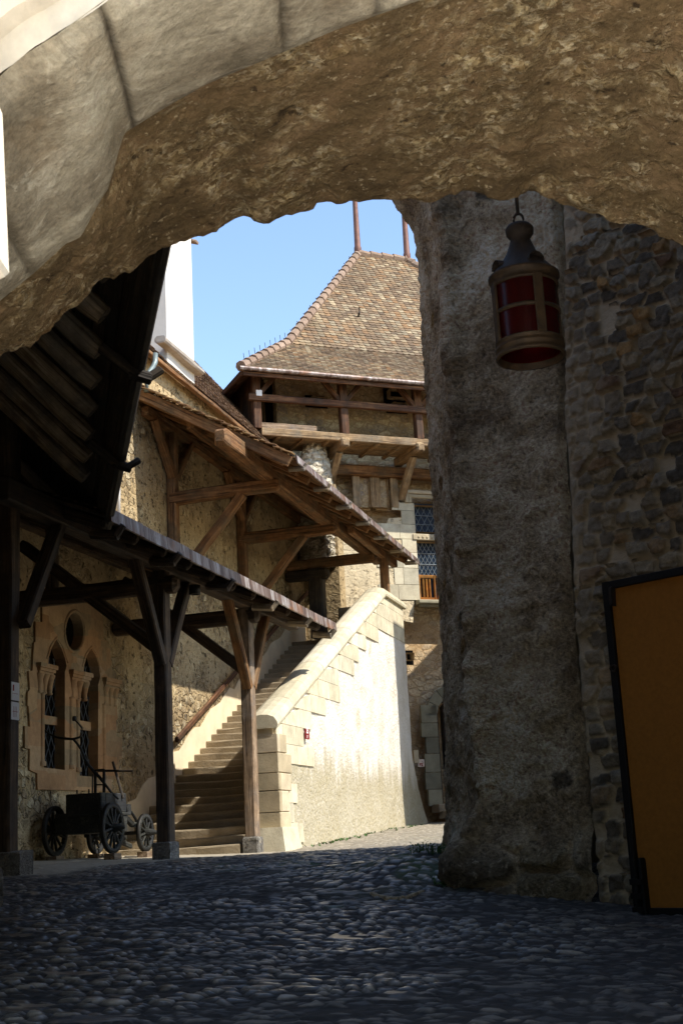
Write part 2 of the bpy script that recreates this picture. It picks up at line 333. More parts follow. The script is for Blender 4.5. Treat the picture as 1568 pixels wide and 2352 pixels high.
# ------------------------------------------------------------------ mesh builders
def tag(o, label=None, cat=None, group=None, kind=None):
    if label: o['label'] = label
    if cat: o['category'] = cat
    if group: o['group'] = group
    if kind: o['kind'] = kind
    return o
def thing(name, loc, label, cat, group=None):
    o = bpy.data.objects.new(name, None); o.location = loc; o.empty_display_size = .3; COL.objects.link(o)
    return tag(o, label, cat, group)
def root_loc(o):
    while o.parent: o = o.parent
    return Vector(o.location)
def link(name, me, mat, parent, loc):
    me.materials.append(mat); o = bpy.data.objects.new(name, me); COL.objects.link(o)
    if parent: o.parent = parent
    else: o.location = loc
    return o
class MB:
    def __init__(s): s.v = []; s.f = []; s.g = []
    def add(s, vs, fs, gs=None):
        k = len(s.v); s.v += [tuple(v) for v in vs]; s.f += [tuple(i+k for i in f) for f in fs]
        s.g += [tuple(g) for g in (gs or vs)]; return s
    def box(s, c, hx, hy, hz):
        c = Vector(c); hx, hy, hz = Vector(hx), Vector(hy), Vector(hz)
        vs = [c+sx*hx+sy*hy+sz*hz for sz in (-1, 1) for sy in (-1, 1) for sx in (-1, 1)]
        s.add(vs, [(0, 2, 3, 1), (4, 5, 7, 6), (0, 1, 5, 4), (2, 6, 7, 3), (0, 4, 6, 2), (1, 3, 7, 5)]); return s
    def abox(s, x0, x1, y0, y1, z0, z1):
        return s.box(((x0+x1)/2, (y0+y1)/2, (z0+z1)/2), ((x1-x0)/2, 0, 0), (0, (y1-y0)/2, 0), (0, 0, (z1-z0)/2))
    def cbox(s, x0, x1, y0, y1, z0, z1, c=.01, j=0.0):
        """box with chamfered edges and a little unevenness"""
        return s.beam(((x0+x1)/2, y0, (z0+z1)/2), ((x0+x1)/2, y1, (z0+z1)/2), x1-x0, z1-z0, (0, 0, 1), c=c, j=j, cap=c)
    def beam(s, p0, p1, w, h, up=(0, 0, 1), c=.012, j=.004, seg=None, cap=.012, sag=0.0):
        p0, p1 = Vector(p0), Vector(p1); d = p1-p0; L = d.length; d.normalize(); up = Vector(up)
        sx = d.cross(up); sx = sx.normalized() if sx.length > 1e-5 else Vector((1, 0, 0)); uz = sx.cross(d)
        n = seg or max(1, int(L/.6)); c = min(c, w*.3, h*.3)
        prof = [(-w/2+c, -h/2), (w/2-c, -h/2), (w/2, -h/2+c), (w/2, h/2-c), (w/2-c, h/2), (-w/2+c, h/2), (-w/2, h/2-c), (-w/2, -h/2+c)]
        go = Vector((random.random()*50, random.random()*50, random.random()*50)); vs = []; gs = []
        st = [0]+([cap/L] if cap and cap < L/3 else [])+[i/n for i in range(1, n)]+([1-cap/L] if cap and cap < L/3 else [])+[1]
        for i, t in enumerate(st):
            k = 1.0 if not cap or 0 < i < len(st)-1 else max(.5, 1-2*cap/max(w, h))
            jx, jy = random.uniform(-j, j), random.uniform(-j, j)-sag*4*t*(1-t)
            for a, b in prof:
                vs.append(p0+d*(L*t)+sx*(a*k+jx+random.uniform(-j, j)*.5)+uz*(b*k+jy+random.uniform(-j, j)*.5)); gs.append(go+Vector((L*t, a, b)))
        fs = [tuple(range(7, -1, -1)), tuple((len(st)-1)*8+i for i in range(8))]
        for i in range(len(st)-1):
            for q in range(8): fs.append((i*8+q, i*8+(q+1) % 8, i*8+8+(q+1) % 8, i*8+8+q))
        s.add(vs, fs, gs); return s
    def tube(s, pts, r, n=8, closed=False):
        pts = [Vector(p) for p in pts]; rs = r if isinstance(r, (list, tuple)) else [r]*len(pts); vs = []; fs = []; gs = []
        ref = Vector((0, 0, 1)); L = 0
        for i, p in enumerate(pts):
            a = pts[i-1] if i or closed else pts[i]; b = pts[(i+1) % len(pts)] if i < len(pts)-1 or closed else pts[i]
            d = (b-a).normalized(); x = d.cross(ref)
            if x.length < .15: x = d.cross(Vector((1, 0, 0)))
            x.normalize(); y = d.cross(x)
            if i: L += (p-pts[i-1]).length
            for q in range(n):
                an = 2*math.pi*q/n; vs.append(p+(x*math.cos(an)+y*math.sin(an))*rs[i]); gs.append((L, math.cos(an)*rs[i], math.sin(an)*rs[i]))
        m = len(pts)
        for i in range(m if closed else m-1):
            k = (i+1) % m
            for q in range(n): fs.append((i*n+q, i*n+(q+1) % n, k*n+(q+1) % n, k*n+q))
        if not closed: fs += [tuple(range(n-1, -1, -1)), tuple((m-1)*n+q for q in range(n))]
        s.add(vs, fs, gs); return s
    def lathe(s, c, prof, n=28, a0=0, a1=2*math.pi, ax=(Vector((1, 0, 0)), Vector((0, 1, 0)), Vector((0, 0, 1)))):
        c = Vector(c); full = abs(a1-a0-2*math.pi) < 1e-6; k = n if full else n+1; vs = []; fs = []
        for r, z in prof:
            for q in range(k):
                an = a0+(a1-a0)*q/n; vs.append(c+ax[0]*(r*math.cos(an))+ax[1]*(r*math.sin(an))+ax[2]*z)
        for i in range(len(prof)-1):
            for q in range(n): fs.append((i*k+q, i*k+(q+1) % k, (i+1)*k+(q+1) % k, (i+1)*k+q))
        s.add(vs, fs); return s
    def plate(s, outer, holes, fn, dvec):
        """flat panel with holes, edges carried back along dvec"""
        ccw = lambda L: list(L) if sum(L[i-1][0]*L[i][1]-L[i][0]*L[i-1][1] for i in range(len(L))) > 0 else list(L)[::-1]
        loops = [ccw(L) for L in [outer]+list(holes)]; flat = [p for L in loops for p in L]; fcs = []; k = 0
        for L in loops: fcs.append(list(range(k, k+len(L)))); k += len(L)
        vo, _, tri, _, _, of = delaunay_2d_cdt([Vector(p) for p in flat], [], fcs, 1, 1e-6); tri = [t for t, q in zip(tri, of) if list(q) == [0]]
        fr = [Vector(fn(p.x, p.y)) for p in vo]; d = Vector(dvec); n = len(fr)
        s.add(fr+[p+d for p in fr], [tuple(t) for t in tri]+[tuple(i+n for i in reversed(t)) for t in tri])
        fr = [Vector(fn(a, b)) for a, b in flat]; n = len(flat); vs = fr+[p+d for p in fr]; fs = []; k = 0
        for L in loops:
            m = len(L)
            for i in range(m): fs.append((k+i, k+(i+1) % m, k+(i+1) % m+n, k+i+n))
            k += m
        s.add(vs, fs); return s
    def build(s, name, mat, parent=None, smooth=False, label=None):
        if parent: base = root_loc(parent)
        else:
            a = np.array(s.v); base = Vector(((a[:, 0].min()+a[:, 0].max())/2, (a[:, 1].min()+a[:, 1].max())/2, a[:, 2].min()))
        me = bpy.data.meshes.new(name); me.from_pydata([(v[0]-base.x, v[1]-base.y, v[2]-base.z) for v in s.v], [], s.f)
        at = me.attributes.new('g', 'FLOAT_VECTOR', 'POINT'); at.data.foreach_set('vector', np.array(s.g, np.float32).ravel())
        import bmesh
        bm = bmesh.new(); bm.from_mesh(me); bmesh.ops.recalc_face_normals(bm, faces=bm.faces); bm.to_mesh(me); bm.free()
        if smooth: me.polygons.foreach_set('use_smooth', [True]*len(me.polygons))
        o = link(name, me, mat, parent, base)
        if label: o['label'] = label
        return o
def grid_mesh(name, V, nu, nv, mat, parent=None, attrs=None, smooth=True, base=None):
    V = np.asarray(V, float).reshape(-1, 3)
    if parent: base = root_loc(parent)
    elif base is None: base = Vector((V[:, 0].mean(), V[:, 1].mean(), V[:, 2].min()))
    me = bpy.data.meshes.new(name); idx = np.arange(nu*nv).reshape(nu, nv)
    q = np.stack([idx[:-1, :-1], idx[1:, :-1], idx[1:, 1:], idx[:-1, 1:]], -1).reshape(-1, 4); nf = len(q)
    me.vertices.add(nu*nv); me.vertices.foreach_set('co', (V-np.array(base)).astype(np.float32).ravel())
    me.loops.add(nf*4); me.loops.foreach_set('vertex_index', q.astype(np.int32).ravel())
    me.polygons.add(nf); me.polygons.foreach_set('loop_start', np.arange(0, nf*4, 4, dtype=np.int32))
    me.polygons.foreach_set('loop_total', np.full(nf, 4, np.int32)); me.update(calc_edges=True)
    me.polygons.foreach_set('use_smooth', np.full(nf, smooth))
    for k, a in (attrs or {}).items():
        at = me.attributes.new(k, 'FLOAT', 'POINT'); at.data.foreach_set('value', np.asarray(a, np.float32).ravel())
    me.validate(); return link(name, me, mat, parent, base)
def grid_normals(V, nu, nv):
    G = V.reshape(nu, nv, 3); a = np.gradient(G, axis=0); b = np.gradient(G, axis=1); n = np.cross(a, b)
    return (n/np.maximum(np.linalg.norm(n, axis=2, keepdims=True), 1e-9)).reshape(-1, 3)
def resample(pts, n):
    p = np.array([tuple(q) for q in pts], float); d = np.r_[0, np.cumsum(np.linalg.norm(np.diff(p, axis=0), axis=1))]
    t = np.linspace(0, d[-1], n); return np.stack([np.interp(t, d, p[:, i]) for i in range(3)], 1)
def text_mb(txt, size, origin, ux, uz, off=0.0, depth=.002):
    """lettering as flat raised mesh: ux reading direction, uz up"""
    cu = bpy.data.curves.new('lettering', 'FONT'); cu.body = txt; cu.size = size; cu.extrude = depth; cu.offset = off
    ob = bpy.data.objects.new('lettering', cu); COL.objects.link(ob); dg = bpy.context.evaluated_depsgraph_get()
    me = bpy.data.meshes.new_from_object(ob.evaluated_get(dg)); mb = MB(); ux, uz = Vector(ux).normalized(), Vector(uz).normalized(); un = ux.cross(uz)
    mb.add([Vector(origin)+ux*v.co.x+uz*v.co.y+un*v.co.z for v in me.vertices], [tuple(p.vertices) for p in me.polygons])
    bpy.data.objects.remove(ob); bpy.data.meshes.remove(me); return mb
def tiles(mb, O, u, v, n, L, urange, w=.16, row=.13, ln=1.5, tk=.014, arc=True, jit=1.0):
    """rows of lapped tiles on a plane: O at the eave, u along it, v up the slope, n out of it"""
    O, u, v, n = Vector(O), Vector(u), Vector(v), Vector(n); k = 0; s = 0.0
    while s < L:
        a, b = urange(s); x = a-(w*.5 if k % 2 else 0)
        while x < b:
            xa, xb = max(x+.004, a), min(x+w-.004, b)
            if xb-xa > .03:
                ds = random.uniform(-.006, .006)*jit; dn = random.uniform(0, .008)*jit; tw = random.uniform(-.004, .004)*jit
                s0, s1 = s+ds, min(s+row*ln, L); h = tk+.012+dn; xm = (xa+xb)/2; sg = .03*w/.16 if arc else 0
                def pt(x_, s_, h_): return O+u*x_+v*s_+n*h_
                T = [pt(xa, s1, .006), pt(xb, s1, .006), pt(xb, s0+sg, h+tw), pt((xb+xm)/2, s0+sg*.25, h+tw), pt(xm, s0, h), pt((xa+xm)/2, s0+sg*.25, h-tw), pt(xa, s0+sg, h-tw)]
                Bt = [p-n*tk for p in T[2:]]
                mb.add(T+Bt, [tuple(range(7))]+[(2+i, 7+i, 8+i, 3+i) for i in range(4)])
            x += w
        s += row; k += 1
    return mb

# ================================================================== GROUND
def tps(pts):
    p = np.array(pts, float); n = len(p); d = np.hypot(p[:, None, 0]-p[None, :, 0], p[:, None, 1]-p[None, :, 1])
    K = np.where(d > 0, d*d*np.log(d+1e-9), 0)+np.eye(n)*2.0; A = np.zeros((n+3, n+3)); A[:n, :n] = K
    A[:n, n] = 1; A[:n, n+1:] = p[:, :2]; A[n, :n] = 1; A[n+1:, :n] = p[:, :2].T
    w = np.linalg.solve(A, np.r_[p[:, 2], 0, 0, 0])
    def f(x, y):
        x = np.asarray(x, float); y = np.asarray(y, float); o = w[n]+w[n+1]*x+w[n+2]*y
        for i in range(n):
            q = np.hypot(x-p[i, 0], y-p[i, 1]); o = o+w[i]*q*q*np.log(q+1e-9)
        return o
    return f
GH0 = tps([(-7.44, 13.5, -.2), (-7.44, 17.73, -.16), (-7.44, 21.43, -.14), (-7.25, 26, .02), (-7.25, 31.5, .23), (-8, 35.4, .3), (-10.1, 18.5, -.06), (-10.1, 21, -.06),
          (-2.25, 11.6, -.43), (-1.09, 11, -.56), (-2.75, 13.2, -.25), (-.7, 10.5, -.66), (-1.5, 5.2, -.68), (-.2, 5.5, -.74), (-3.85, 18.7, -.13), (-6.4, 19.3, -.15),
          (-3.5, 10.5, -.44), (-6.5, 11.2, -.36), (-4, 5.5, -.64), (2, 8, -.76), (-1, 2, -.8), (4, 2, -.85), (-8, 5, -.55), (3, 14, -.4), (-2, 25, .05), (0, 33, .35), (-9, 12, -.15), (3, 24, .05), (4, 34, .35)])
def GH(x, y): return np.clip(GH0(x, y), -.95, .45)
def gz(x, y): return float(GH(np.array([x]), np.array([y]))[0])
nx, ny = 700, 1150
gx = np.linspace(-10.7, 3.6, nx); gy = 3.2*(36.5/3.2)**(np.linspace(0, 1, ny)**1.0)
X, Y = np.meshgrid(gx, gy, indexing='ij'); X = X.ravel(); Y = Y.ravel()
wob = np.stack([X, Y, X*0], 1); wx = fbm(wob*1.1, 3, 3)*.10; wy = fbm(wob*1.1, 3, 9)*.07
f1, f2, cid = worley((X+wx)/.100, (Y+wy)/.066, 5, .95)
q1, q2, qc = worley((X+wx)/.135, (Y+wy)/.088, 6, .95); co = fbm(wob*1.4+5, 3, 66) > .08; f1, f2, cid = np.where(co, q1, f1), np.where(co, q2, f2), np.where(co, qc, cid); e = f2-f1
g1, g2, cid2 = worley((X+wx)/.42+9, (Y+wy)/.26, 11, .9)
dome = sstep(.10+.14*_hash((cid*9973).astype(np.int64), (cid*0).astype(np.int64), (cid*0).astype(np.int64), 5), .34, e)*(1-.45*f1)
big = (cid2 > .93)&(g2-g1 > .12)
keep = .38+.62*sstep(-.22, .22, fbm(wob*1.1+7, 4, 21)+.2-sstep(-2.6, .6, X)*sstep(13.5, 11, Y)*.75)
sm = sstep(-8.6, -9.0, X)*sstep(12.5, 13.5, Y)      # smooth floor of the gallery
sm = np.maximum(sm, sstep(-7.0, -7.5, X+fbm(wob*.8, 2, 4)*.5)*sstep(13, 14, Y)*sstep(22.5, 21.5, Y)*.8)
keep = keep*(1-sm)*(.12+.88*sstep(.22, .5, cid))
dome = np.minimum(dome*1.3, 1)
h = .016*dome*keep*(.35+1.1*cid)
h = np.where(big, .014+.006*fbm(wob*6, 3, 2), h); dome = np.where(big, 1, dome)
Z = GH(X, Y)+h+.010*fbm(wob*9, 3, 31)*(1-.6*sm)+.02*fbm(wob*1.3, 3, 8)*(1-sm)
# gravel lumps where the stones run out
Z += .012*sstep(.1, .5, fbm(wob*16, 2, 41))*(1-keep)*(1-sm)
# a low bank against the foot of the pier
Z += .16*np.exp(-(((X+2.75)/.55)**2+((Y-12.5)/.95)**2))
# shallow drain line of set stones
mask = np.clip(dome*keep*1.2, 0, 1)
grs = sstep(.12, .4, fbm(wob*.6+3, 4, 77))*sstep(11.5, 13.5, Y)*sstep(-8.0, -7.0, X)*sstep(.0, .35, fbm(wob*5, 4, 78))*.8
grs = np.maximum(grs, np.exp(-(((X+2.8)/.7)**2+((Y-12.6)/1.2)**2))*sstep(-.25, .3, fbm(wob*3, 3, 5)))
pale = np.maximum(sm*.75, sstep(22.5, 24.5, Y)*.0)+sstep(18, 20.5, Y)*.42*(1-sm)
pale = np.maximum(pale, sstep(4.2, 3.4, Y))
ground = grid_mesh('cobbled_courtyard', np.stack([X, Y, Z], 1), nx, ny, M['ground'], None, dict(mask=mask, cid=cid, grass=grs, pale=np.clip(pale, 0, 1)), base=Vector((0, 0, 0)))
tag(ground, 'worn cobblestone courtyard rising from the archway to the stairs', None, None, 'structure')
mb = MB()
for (x0, x1, y0, y1) in ((-80, -10.6, -60, 90), (3.5, 80, -60, 90), (-10.6, 3.5, 36.4, 90)):
    mb.add([(x0, y0, -.95), (x1, y0, -.95), (x1, y1, -.95), (x0, y1, -.95)], [(0, 1, 2, 3)])
tag(mb.build('ground', M['earth']), 'bare ground beyond the courtyard', None, None, 'structure')
mb = MB(); mb.add([(-10.6, -60, -.86), (3.5, -60, -.86), (3.5, 3.3, -.86), (-10.6, 3.3, -.86)], [(0, 1, 2, 3)])
M['bounce_paving'] = mat_plain('pale bounce paving', 'dcd8d0', .95, .1, 0, .06, 2)  # paleness chosen so this unseen ground bounces sun up into the vault
tag(mb.build('forecourt', M['bounce_paving']), 'pale unseen forecourt before the archway, coloured to bounce sunlight', None, None, 'structure')

def on_ground(px, py, up=.03):
    for h_ in np.arange(4.5, 30, .03):
        q = PH(px, py, float(h_))
        if q.z <= gz(q.x, q.y)+up: return q
    return q
# ================================================================== LEFT HOUSE
XW = -10.1
house = thing('courtyard_house', (XW, 22, -.1), 'tall plastered rubble house along the left with brown tiled roof and white chimney', 'house')
def cw(cx, cy, x=XW+.035):
    p = P(57.4+.1953*cx, 1349.3+.1953*cy, X=x); return (p.y, p.z)
hole = [cw(215, 2200), cw(900, 2300), cw(900, 1000), cw(800, 690), cw(690, 290), cw(470, 270), cw(330, 600), cw(215, 1000)]
RP = R(50); ev = P(330, 790, X=-9.85); EZ = ev.z
mb = MB().plate([(11, -.7), (34.2, -.7), (34.2, EZ+.2), (11, EZ+.2)], [hole], lambda a, b: (XW, a, b), (-.6, 0, 0))
mb.build('wall', M['house_wall'], house)
# smoother plaster skirt that climbs with the stairs and the foot of the wall
mb = MB(); n = 40; top = []
SS = .459
for i in range(n+1):
    y = 21.6+i*(33.5-21.6)/n; top.append((y, -.12+SS*(y-21.42)+.62+.05*math.sin(i*1.7)+random.uniform(-.04, .04)))
mb.plate([(21.6, -.3), (33.5, -.3)]+top[::-1], [], lambda a, b: (XW+.014, a, b), (-.03, 0, 0)); mb.build('stair_skirt', M['house_white'], house)
# paired lancet window under a round opening
win = None
out = [(205, 110), (730, 75), (800, 130), (860, 185), (890, 300), (920, 420), (925, 610), (985, 640), (1010, 800), (1030, 1040), (1085, 1100), (1078, 1400), (1090, 1550), (1072, 1560), (1075, 1750), (1140, 1770),
       (1140, 2010), (1105, 2030), (1110, 2240), (1020, 2260), (1020, 2400), (150, 2380), (145, 2190), (55, 2150), (60, 1900), (0, 1890), (0, 1630), (60, 1640), (45, 1400), (30, 1390), (35, 1230), (60, 1200), (45, 985), (90, 980), (105, 650), (125, 640), (125, 400), (205, 410)]
L1 = [(222, 2120), (222, 1230), (255, 1100), (272, 930), (280, 830), (310, 720), (370, 605), (430, 720), (470, 830), (490, 930), (470, 1000), (468, 2150)]
L2 = [(645, 2215), (645, 1320), (670, 1160), (690, 1040), (695, 930), (725, 810), (780, 712), (840, 820), (870, 930), (886, 1050), (862, 1150), (860, 2235)]
oc = [(583+105*math.cos(t), 520+220*math.sin(t)) for t in np.linspace(0, 2*math.pi, 29)[:-1]]
mb = MB().plate([cw(*p) for p in out], [[cw(*p) for p in L] for L in (L1, L2, oc)], lambda a, b: (XW+.035, a, b), (-.21, 0, 0))
win = mb.build('window', M['pink_stone'], house)
mb = MB().plate([cw(*p) for p in [(180, 2260), (920, 2330), (920, 60), (180, 40)]], [], lambda a, b: (XW-.15, a, b), (-.03, 0, 0)); mb.build('glass', M['dark_glass'], win)
mb = MB(); (ya, za), (yb, zb) = cw(150, 2250), cw(930, 1150)
for k in range(-14, 30):
    for sgn in (1, -1):
        y0 = ya+k*.19; z0, z1 = za, zb+.3; y1 = y0+sgn*(z1-z0)*.55
        if max(y0, y1) < ya-.1 or min(y0, y1) > yb+.2: continue
        mb.tube([(XW-.135, y0, z0), (XW-.135, y1, z1)], .008, 4)
mb.build('lead_lattice', M['dark_lead'], win)
for a, b in (((215, 1480), (480, 1620)), ((640, 1545), (880, 1685))):
    mb = MB()
    (y0, z1), (y1, z0) = cw(*a), cw(*b); mb.abox(XW-.145, XW-.10, y0, y1, z0, z1); mb.build('transom', M['pink_stone'], win)
def capital(cx0, cx1, cy, nm='capital'):
    mb = MB(); y0, z1 = cw(cx0, cy); y1, _ = cw(cx1, cy+20); o = XW+.035
    mb.abox(o-.17, o+.085, y0-.02, y1+.02, z1-.07, z1); mb.abox(o-.17, o+.06, y0+.01, y1-.01, z1-.12, z1-.07); mb.abox(o-.17, o+.035, y0+.03, y1-.03, z1-.16, z1-.12)
    mb.build(nm, M['pink_stone'], win)
    mb = MB(); nn = 3
    for q in range(nn):
        yy = y0+(y1-y0)*(q+.5)/nn
        mb.lathe((o-.02, yy, z1-.47), [(.045, 0), (.06, .02), (.045, .04), (.05, .12), (.07, .22), (.10, .31)], 10)
    mb.build('leaf_carving', M['pink_stone'], win, True)
capital(140, 330, 885); capital(525, 745, 968); capital(915, 1085, 1060)
for cx, c0, c1 in ((540, 1290, 2110), (620, 1320, 2150), (925, 1370, 2235), (205, 1240, 2080)):
    y0, z1 = cw(cx, c0); _, z0 = cw(cx, c1); mb = MB()
    mb.lathe((XW+.02, y0, z0), [(.075, -.03), (.075, .03), (.055, .05), (.05, .08), (.05, z1-z0-.04), (.065, z1-z0-.02), (.05, z1-z0)], 12); mb.build('colonnette', M['pink_stone'], win, True)
mb = MB(); pts = [cw(583+118*math.cos(t), 520+245*math.sin(t)) for t in np.linspace(0, 2*math.pi, 33)[:-1]]; mb.tube([(XW+.03, a, b) for a, b in pts], .03, 8, True)
for L in ((255, 840, 300, 690, 372, 590, 440, 690, 505, 890), (672, 930, 712, 790, 782, 695, 845, 790, 892, 1000)):
    mb.tube([(XW+.035,)+cw(L[i], L[i+1]) for i in range(0, 10, 2)], .02, 6)
mb.build('moulding', M['pink_stone'], win, True)
# roof
vR = Vector((-math.cos(RP), 0, math.sin(RP))); nR = Vector((math.sin(RP), 0, math.cos(RP))); O0 = Vector((-9.85, 13, EZ))
rd = PL(447, 800, O0, nR); LR = (rd-O0).dot(vR); LEN = 34.6-13
mb = MB(); a, b = O0-nR*.02, O0+Vector((0, LEN, 0))-nR*.02
mb.add([a, b, b+vR*LR, a+vR*LR, a-nR*.12, b-nR*.12, b+vR*LR-nR*.12, a+vR*LR-nR*.12], [(0, 1, 2, 3), (7, 6, 5, 4), (0, 4, 5, 1), (1, 5, 6, 2), (2, 6, 7, 3), (3, 7, 4, 0)])
top = O0+vR*LR; bk = top+Vector((-LR*math.cos(RP), 0, -LR*math.sin(RP)))
mb.add([top-nR*.02, top+Vector((0, LEN, 0))-nR*.02, bk+Vector((0, LEN, 0)), bk], [(0, 1, 2, 3)])
roof = mb.build('roof', M['brown_tile'], house)
mb = tiles(MB(), O0+Vector((0, 4, 0)), (0, 1, 0), vR, nR, LR, lambda s: (0, LEN-4), .17, .15, 1.4)
tob = mb.build('roof_tiles', M['brown_tile'], roof); tob['kind'] = 'stuff'
mb = MB()
for i in range(int((LEN-6)/.4)): mb.tube([top+Vector((0, 6+i*.4, -.02)), top+Vector((0, 6+i*.4+.45, 0.0))], [.12, .105], 8)
mb.build('ridge_tiles', M['ridge_tile'], roof)
mb = MB().beam(O0+Vector((-.03, 4, -.05)), O0+Vector((-.03, LEN, -.05)), .05, .08, j=.01, seg=40)
mb.build('eave_board', M['canopy_wood'], house)
# chimney
cb = PL(447, 886, O0, nR); yc0 = P(383, 800, X=cb.x).y; yc1 = cb.y; zt = P(440, 552, X=cb.x).z
mb = MB().abox(cb.x-1.1, cb.x, yc0, yc1, cb.z+.01, zt+.6); ch = mb.build('chimney', M['chimney_white'], roof)
l0, l1 = P(345, 752, X=cb.x), P(449, 868, X=cb.x); zl = (l0.z+l1.z)/2
mb = MB().beam((cb.x+.07, yc0-.5, zl), (cb.x+.07, yc1+.12, zl), .24, .13, c=.05, j=.015); mb.build('drip_ledge', M['mortar_grey'], ch)
mb = MB().box((cb.x-.4, (yc0+yc1)/2, zt+.5), (.55, 0, 0), (0, (yc1-yc0)/2+.14, 0), (0, 0, .05)); mb.beam((cb.x-.3, yc1+.12, zt+.12), (cb.x+.1, yc1+.12, zt-.02), .2, .05); mb.build('cap', M['ridge_tile'], ch)
mb = MB().tube([P(*q, X=-9.78) for q in ((357, 812), (356, 832), (350, 845), (340, 858), (337, 870), (336, 900))], .055, 10); mb.build('downpipe', M['lead'], house, True)
mb = MB().tube([P(272, 1040, X=-10.02), P(272, 1185, X=-10.02)], .04, 8); mb.build('downpipe', M['white_paint'], house, True)
# end of the house turning in at the landing
xr = P(778, 1300, Y=33.6).x
mb = MB().abox(-10.7, xr, 33.6, 34.15, -.3, 9.4); mb.build('return_wall', M['house_wall'], house)

# ================================================================== STAIR
stair = thing('stone_staircase', (-8.6, 26, -.1), 'long straight stone staircase with a white plastered outer wall and cream coping', 'staircase')
NS = 34; rz_, tr = .15, .327
for i in range(NS):
    y = 21.42+i*tr; z = -.12+(i+1)*rz_; xr_ = -7.76+(.0 if i > 1 else .0); mb = MB(); jz = random.uniform(-.008, .008)
    k = 9; vs = []
    prof = [(0, -.2), (0, -.03), (.008, -.008), (.03, 0), (tr+.25, 0), (tr+.25, -.2)]; ph = random.random()*9
    for a in range(k+1):
        x = -10.08+(xr_+10.08)*a/k; wear = -.018*math.exp(-((a/k-.5)/.28)**2)
        for (dy, dz) in prof: vs.append((x, y+dy+(random.uniform(-.008, .008) if dy < .05 else 0), z+dz+jz+(wear if dz > -.1 else 0)+random.uniform(-.003, .003)))
    m = len(prof); fs = [tuple(range(m)), tuple(k*m+q for q in range(m-1, -1, -1))]
    for a in range(k):
        for q in range(m): fs.append((a*m+q, a*m+(q+1) % m, a*m+m+(q+1) % m, a*m+m+q))
    mb.add(vs, fs); mb.build('step', M['step_stone'], stair)
mb = MB().abox(-10.08, -7.76, 21.42+NS*tr+.03, 33.58, 4.7, 4.975); mb.build('landing', M['step_stone'], stair)
p = P(780, 1395, Y=33.3); mb = MB().cbox(p.x, -7.77, 33.1, 33.4, 4.98, P(800, 1394, Y=33.1).z, .03); mb.build('landing_wall', M['step_stone'], stair)
XO, XI = -7.25, -7.75
zc = lambda y: 1.76+.422*(min(y, 30.7)-21.25)
ny_, nz_ = 240, 110; V = []
for i in range(ny_):
    for k in range(nz_):
        t = k/(nz_-1); y = 22.02+(32.75-22.02)*i/(ny_-1); zt_ = zc(y)-.02; z = -.35+(zt_+.35)*t
        bt = .05*max(0, 1-(z+.1)/1.2)**2
        fl = max(0, 1-(z-.2)/1.9)**1.4*1.45*sstep(30.9, 32.75, np.array(y))
        V.append((XO+float(bt), y+float(fl), z))
V = np.array(V); nrm = fbm(V*np.array([1, .9, .9]), 5, 61)*.035+fbm(V*5, 3, 62)*.008; V[:, 0] += nrm-.01
pw = grid_mesh('parapet_wall', V, ny_, nz_, M['white_wall'], stair)
mb = MB(); mb.plate([(22.0, -.4), (32.75, -.4), (32.75, zc(32)-.06), (30.7, zc(30.7)-.06), (22.0, zc(22)-.06)], [], lambda a, b: (XI, a, b), (.45, 0, 0)); mb.build('parapet_core', M['house_white'], stair)
# far end face of the battered wall
mb = MB(); ve = [tuple(V[(ny_-1)*nz_+k]) for k in range(nz_)]; wv = [(XI+.1, v[1], v[2]) for v in ve]
mb.add(ve+wv, [(k, k+1, nz_+k+1, nz_+k) for k in range(nz_-1)]); mb.build('wall_face', M['white_wall'], stair)
# ashlar that steps down below the coping
mb = MB(); row = .34; z = .0; r_ = 0
def xout(y, z): return XO+.05*max(0, 1-(z+.1)/1.2)**2
def ash(y0, y1, z0, z1, pr=.009):
    def zz(y, z): return min(z, zc(y)-.10)
    if y1-y0 < .06: return
    g = .004; y0 += g; y1 -= g; z0 += g; z1 -= g; q = [(y0, z0), (y1, z0), (y1, zz(y1, z1)), (y0, zz(y0, z1))]
    if q[3][1]-q[0][1] < .02:
        ys = 21.25+(z0+.10-1.76)/.422
        if ys > y1-.05: return
        q = [(max(y0, ys), z0), (y1, z0), (y1, zz(y1, z1))]
    o_ = [(xout(a, b)+pr, a, b) for a, b in q]; i_ = [(x-.06, a, b) for x, a, b in o_]; m = len(q)
    mb.add(o_+i_, [tuple(range(m))]+[(k, (k+1) % m, m+(k+1) % m, m+k) for k in range(m)])
while z < 5.9:
    ys = max(22.02, 21.25+(z+.10-1.76)/.422)
    wtot = random.uniform(1.6, 2.7) if z > 1.2 else random.uniform(.7, 1.5)
    if z > 4.75: wtot = 32.7-ys
    y = ys-.6 if z > 1.3 else ys
    end = min(ys+wtot, 32.7)
    while y < end-.05:
        w_ = random.uniform(.6, 1.15); y2 = min(y+w_, end); ash(max(y, 22.02), y2, z, z+row); y = y2
    z += row; r_ += 1
mb.build('ashlar_facing', M['ashlar'], stair)
